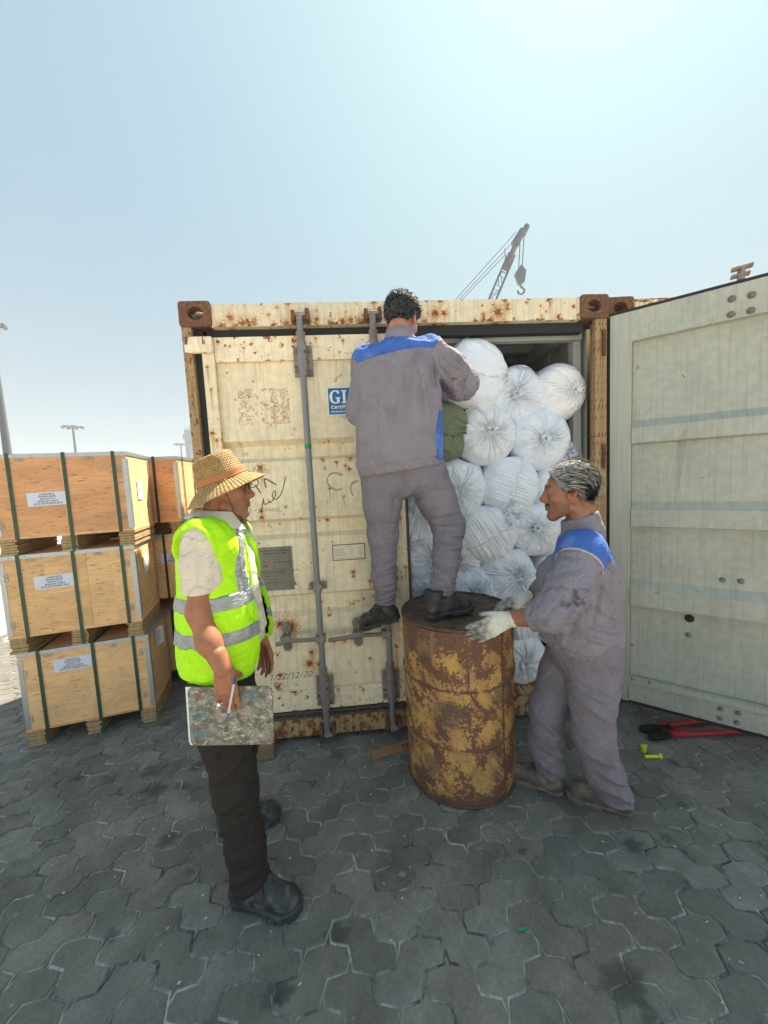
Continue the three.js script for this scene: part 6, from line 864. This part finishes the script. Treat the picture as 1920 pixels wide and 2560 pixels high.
  const tl = [...chain([[0.885, 0.8, -1.6, 0.114], [0.885, 0.58, -1.585, 0.098], [0.885, 0.39, -1.575, 0.083], [0.93, 0.22, -1.568, 0.074], [0.98, 0.1, -1.562, 0.068]]), ...chain([[0.9, 0.8, -1.745, 0.114], [0.83, 0.58, -1.755, 0.098], [0.765, 0.41, -1.765, 0.083], [0.745, 0.24, -1.745, 0.077], [0.76, 0.1, -1.73, 0.066]]), [0.95, 0.84, -1.67, 0.118, 0.95, 0.7, -1.67, 0.11], [0.825, 0.84, -1.67, 0.115, 0.85, 0.74, -1.67, 0.1]];
  const tF = field(tl, 0.035), tCr = creases(1.5, [[0.76, 0.7, -1.5, 0.92, 0.64, -1.47, 0.012, 0.006], [0.77, 0.66, -1.5, 0.9, 0.6, -1.47, 0.012, 0.007], [0.8, 0.6, -1.5, 0.92, 0.5, -1.47, 0.014, 0.006], [0.93, 0.6, -1.48, 0.96, 0.3, -1.48, 0.004, 0.003], [0.96, 0.3, -1.48, 1.0, 0.1, -1.49, 0.004, 0.003], [0.82, 0.36, -1.5, 0.95, 0.3, -1.49, 0.013, 0.009], [0.86, 0.28, -1.5, 0.99, 0.22, -1.5, 0.013, 0.009], [0.9, 0.2, -1.5, 1.03, 0.13, -1.5, 0.013, 0.01], [0.92, 0.13, -1.5, 1.05, 0.1, -1.5, 0.01, -0.009], [0.7, 0.4, -1.68, 0.8, 0.3, -1.67, 0.014, 0.01], [0.68, 0.28, -1.68, 0.82, 0.22, -1.67, 0.013, 0.01], [0.68, 0.18, -1.67, 0.82, 0.13, -1.66, 0.012, 0.011], [1.0, 0.74, -1.55, 1.02, 0.52, -1.58, 0.02, 0.01]]);
  wear(p, 'trousers', sculpt([0.6, 0.03, -1.92], [1.13, 0.92, -1.42], 0.0056, (x, y, z) => smax(tF(x, y, z) - folds(x, y, z + 5, 0.005) - 0.006 * sst(0.35, 0.1, y) * ridge(n3(x * 7, y * 18, z * 7)) - tCr(x, y, z), 0.1 - 0.04 * sst(0.98, 1.06, x) - y, 0.006), workT), clothMat, 'dusty grey work trousers');
  const shoe = lin(0x5d564e), sol = lin(0x6a635a), dust = lin(0x938a7c);
  boot(p, basis([-0.915, 0, -0.4], [1.082, 0.0, -1.572]), 0.3, 0.1, shoe, sol, dust, true, 'shoe'); boot(p, basis([-0.89, 0, -0.46], [0.82, 0.0, -1.695]), 0.3, 0.1, shoe, sol, dust, true, 'shoe');
  // gloves
  const gw = (tips) => (x, y, z) => { const c = lin(0xd9d8cc).map((q) => q * (1 + 0.08 * n3(x * 90, y * 90, z * 90))); return mix3(c, lin(0x6f6f69), clamp(sst(...tips, x) * (0.75 + 0.8 * fbm3(x * 30, y * 30, z * 30, 3)) + 0.25 * sst(0.2, 0.5, fbm3(x * 40, y * 40 + 3, z * 40, 3)))); };
  const hn = handBones([0.505, 0.953, -1.56], [-0.82, -0.5, -0.27], [-0.2, 0.2, 0.95], [0, 1, 0], { s: 1.06, fat: 1.1, curl: [0.1, 0.1, 0.1], spread: 0.12, thumb: [0.5, 0.35] });
  wear(p, 'glove', shape([[0.535, 0.959, -1.545, 0.034, 0.49, 0.946, -1.572, 0.034, 0.02], ...hn], 0.008, 0.0036, (d, x, y, z) => d - (x > 0.495 ? 0.0016 * Math.sin(x * 900) : 0), gw([0.455, 0.405])), glove, 'white knitted glove with grey fingertips');
  const hf = handBones([0.69, 0.938, -1.852], [-0.93, -0.22, 0.02], [-0.2, 0.95, 0.15], [0, 0, 1], { s: 0.95, fat: 1.14, curl: [0.12, 0.25, 0.2], thumb: [0.5, 0.2] });
  wear(p, 'glove', shape([[0.715, 0.94, -1.86, 0.034, 0.68, 0.936, -1.85, 0.033, 0.02], ...hf], 0.008, 0.0042, null, gw([0.66, 0.6])), glove, 'grey knitted glove');
}
renderer.render(scene, camera);
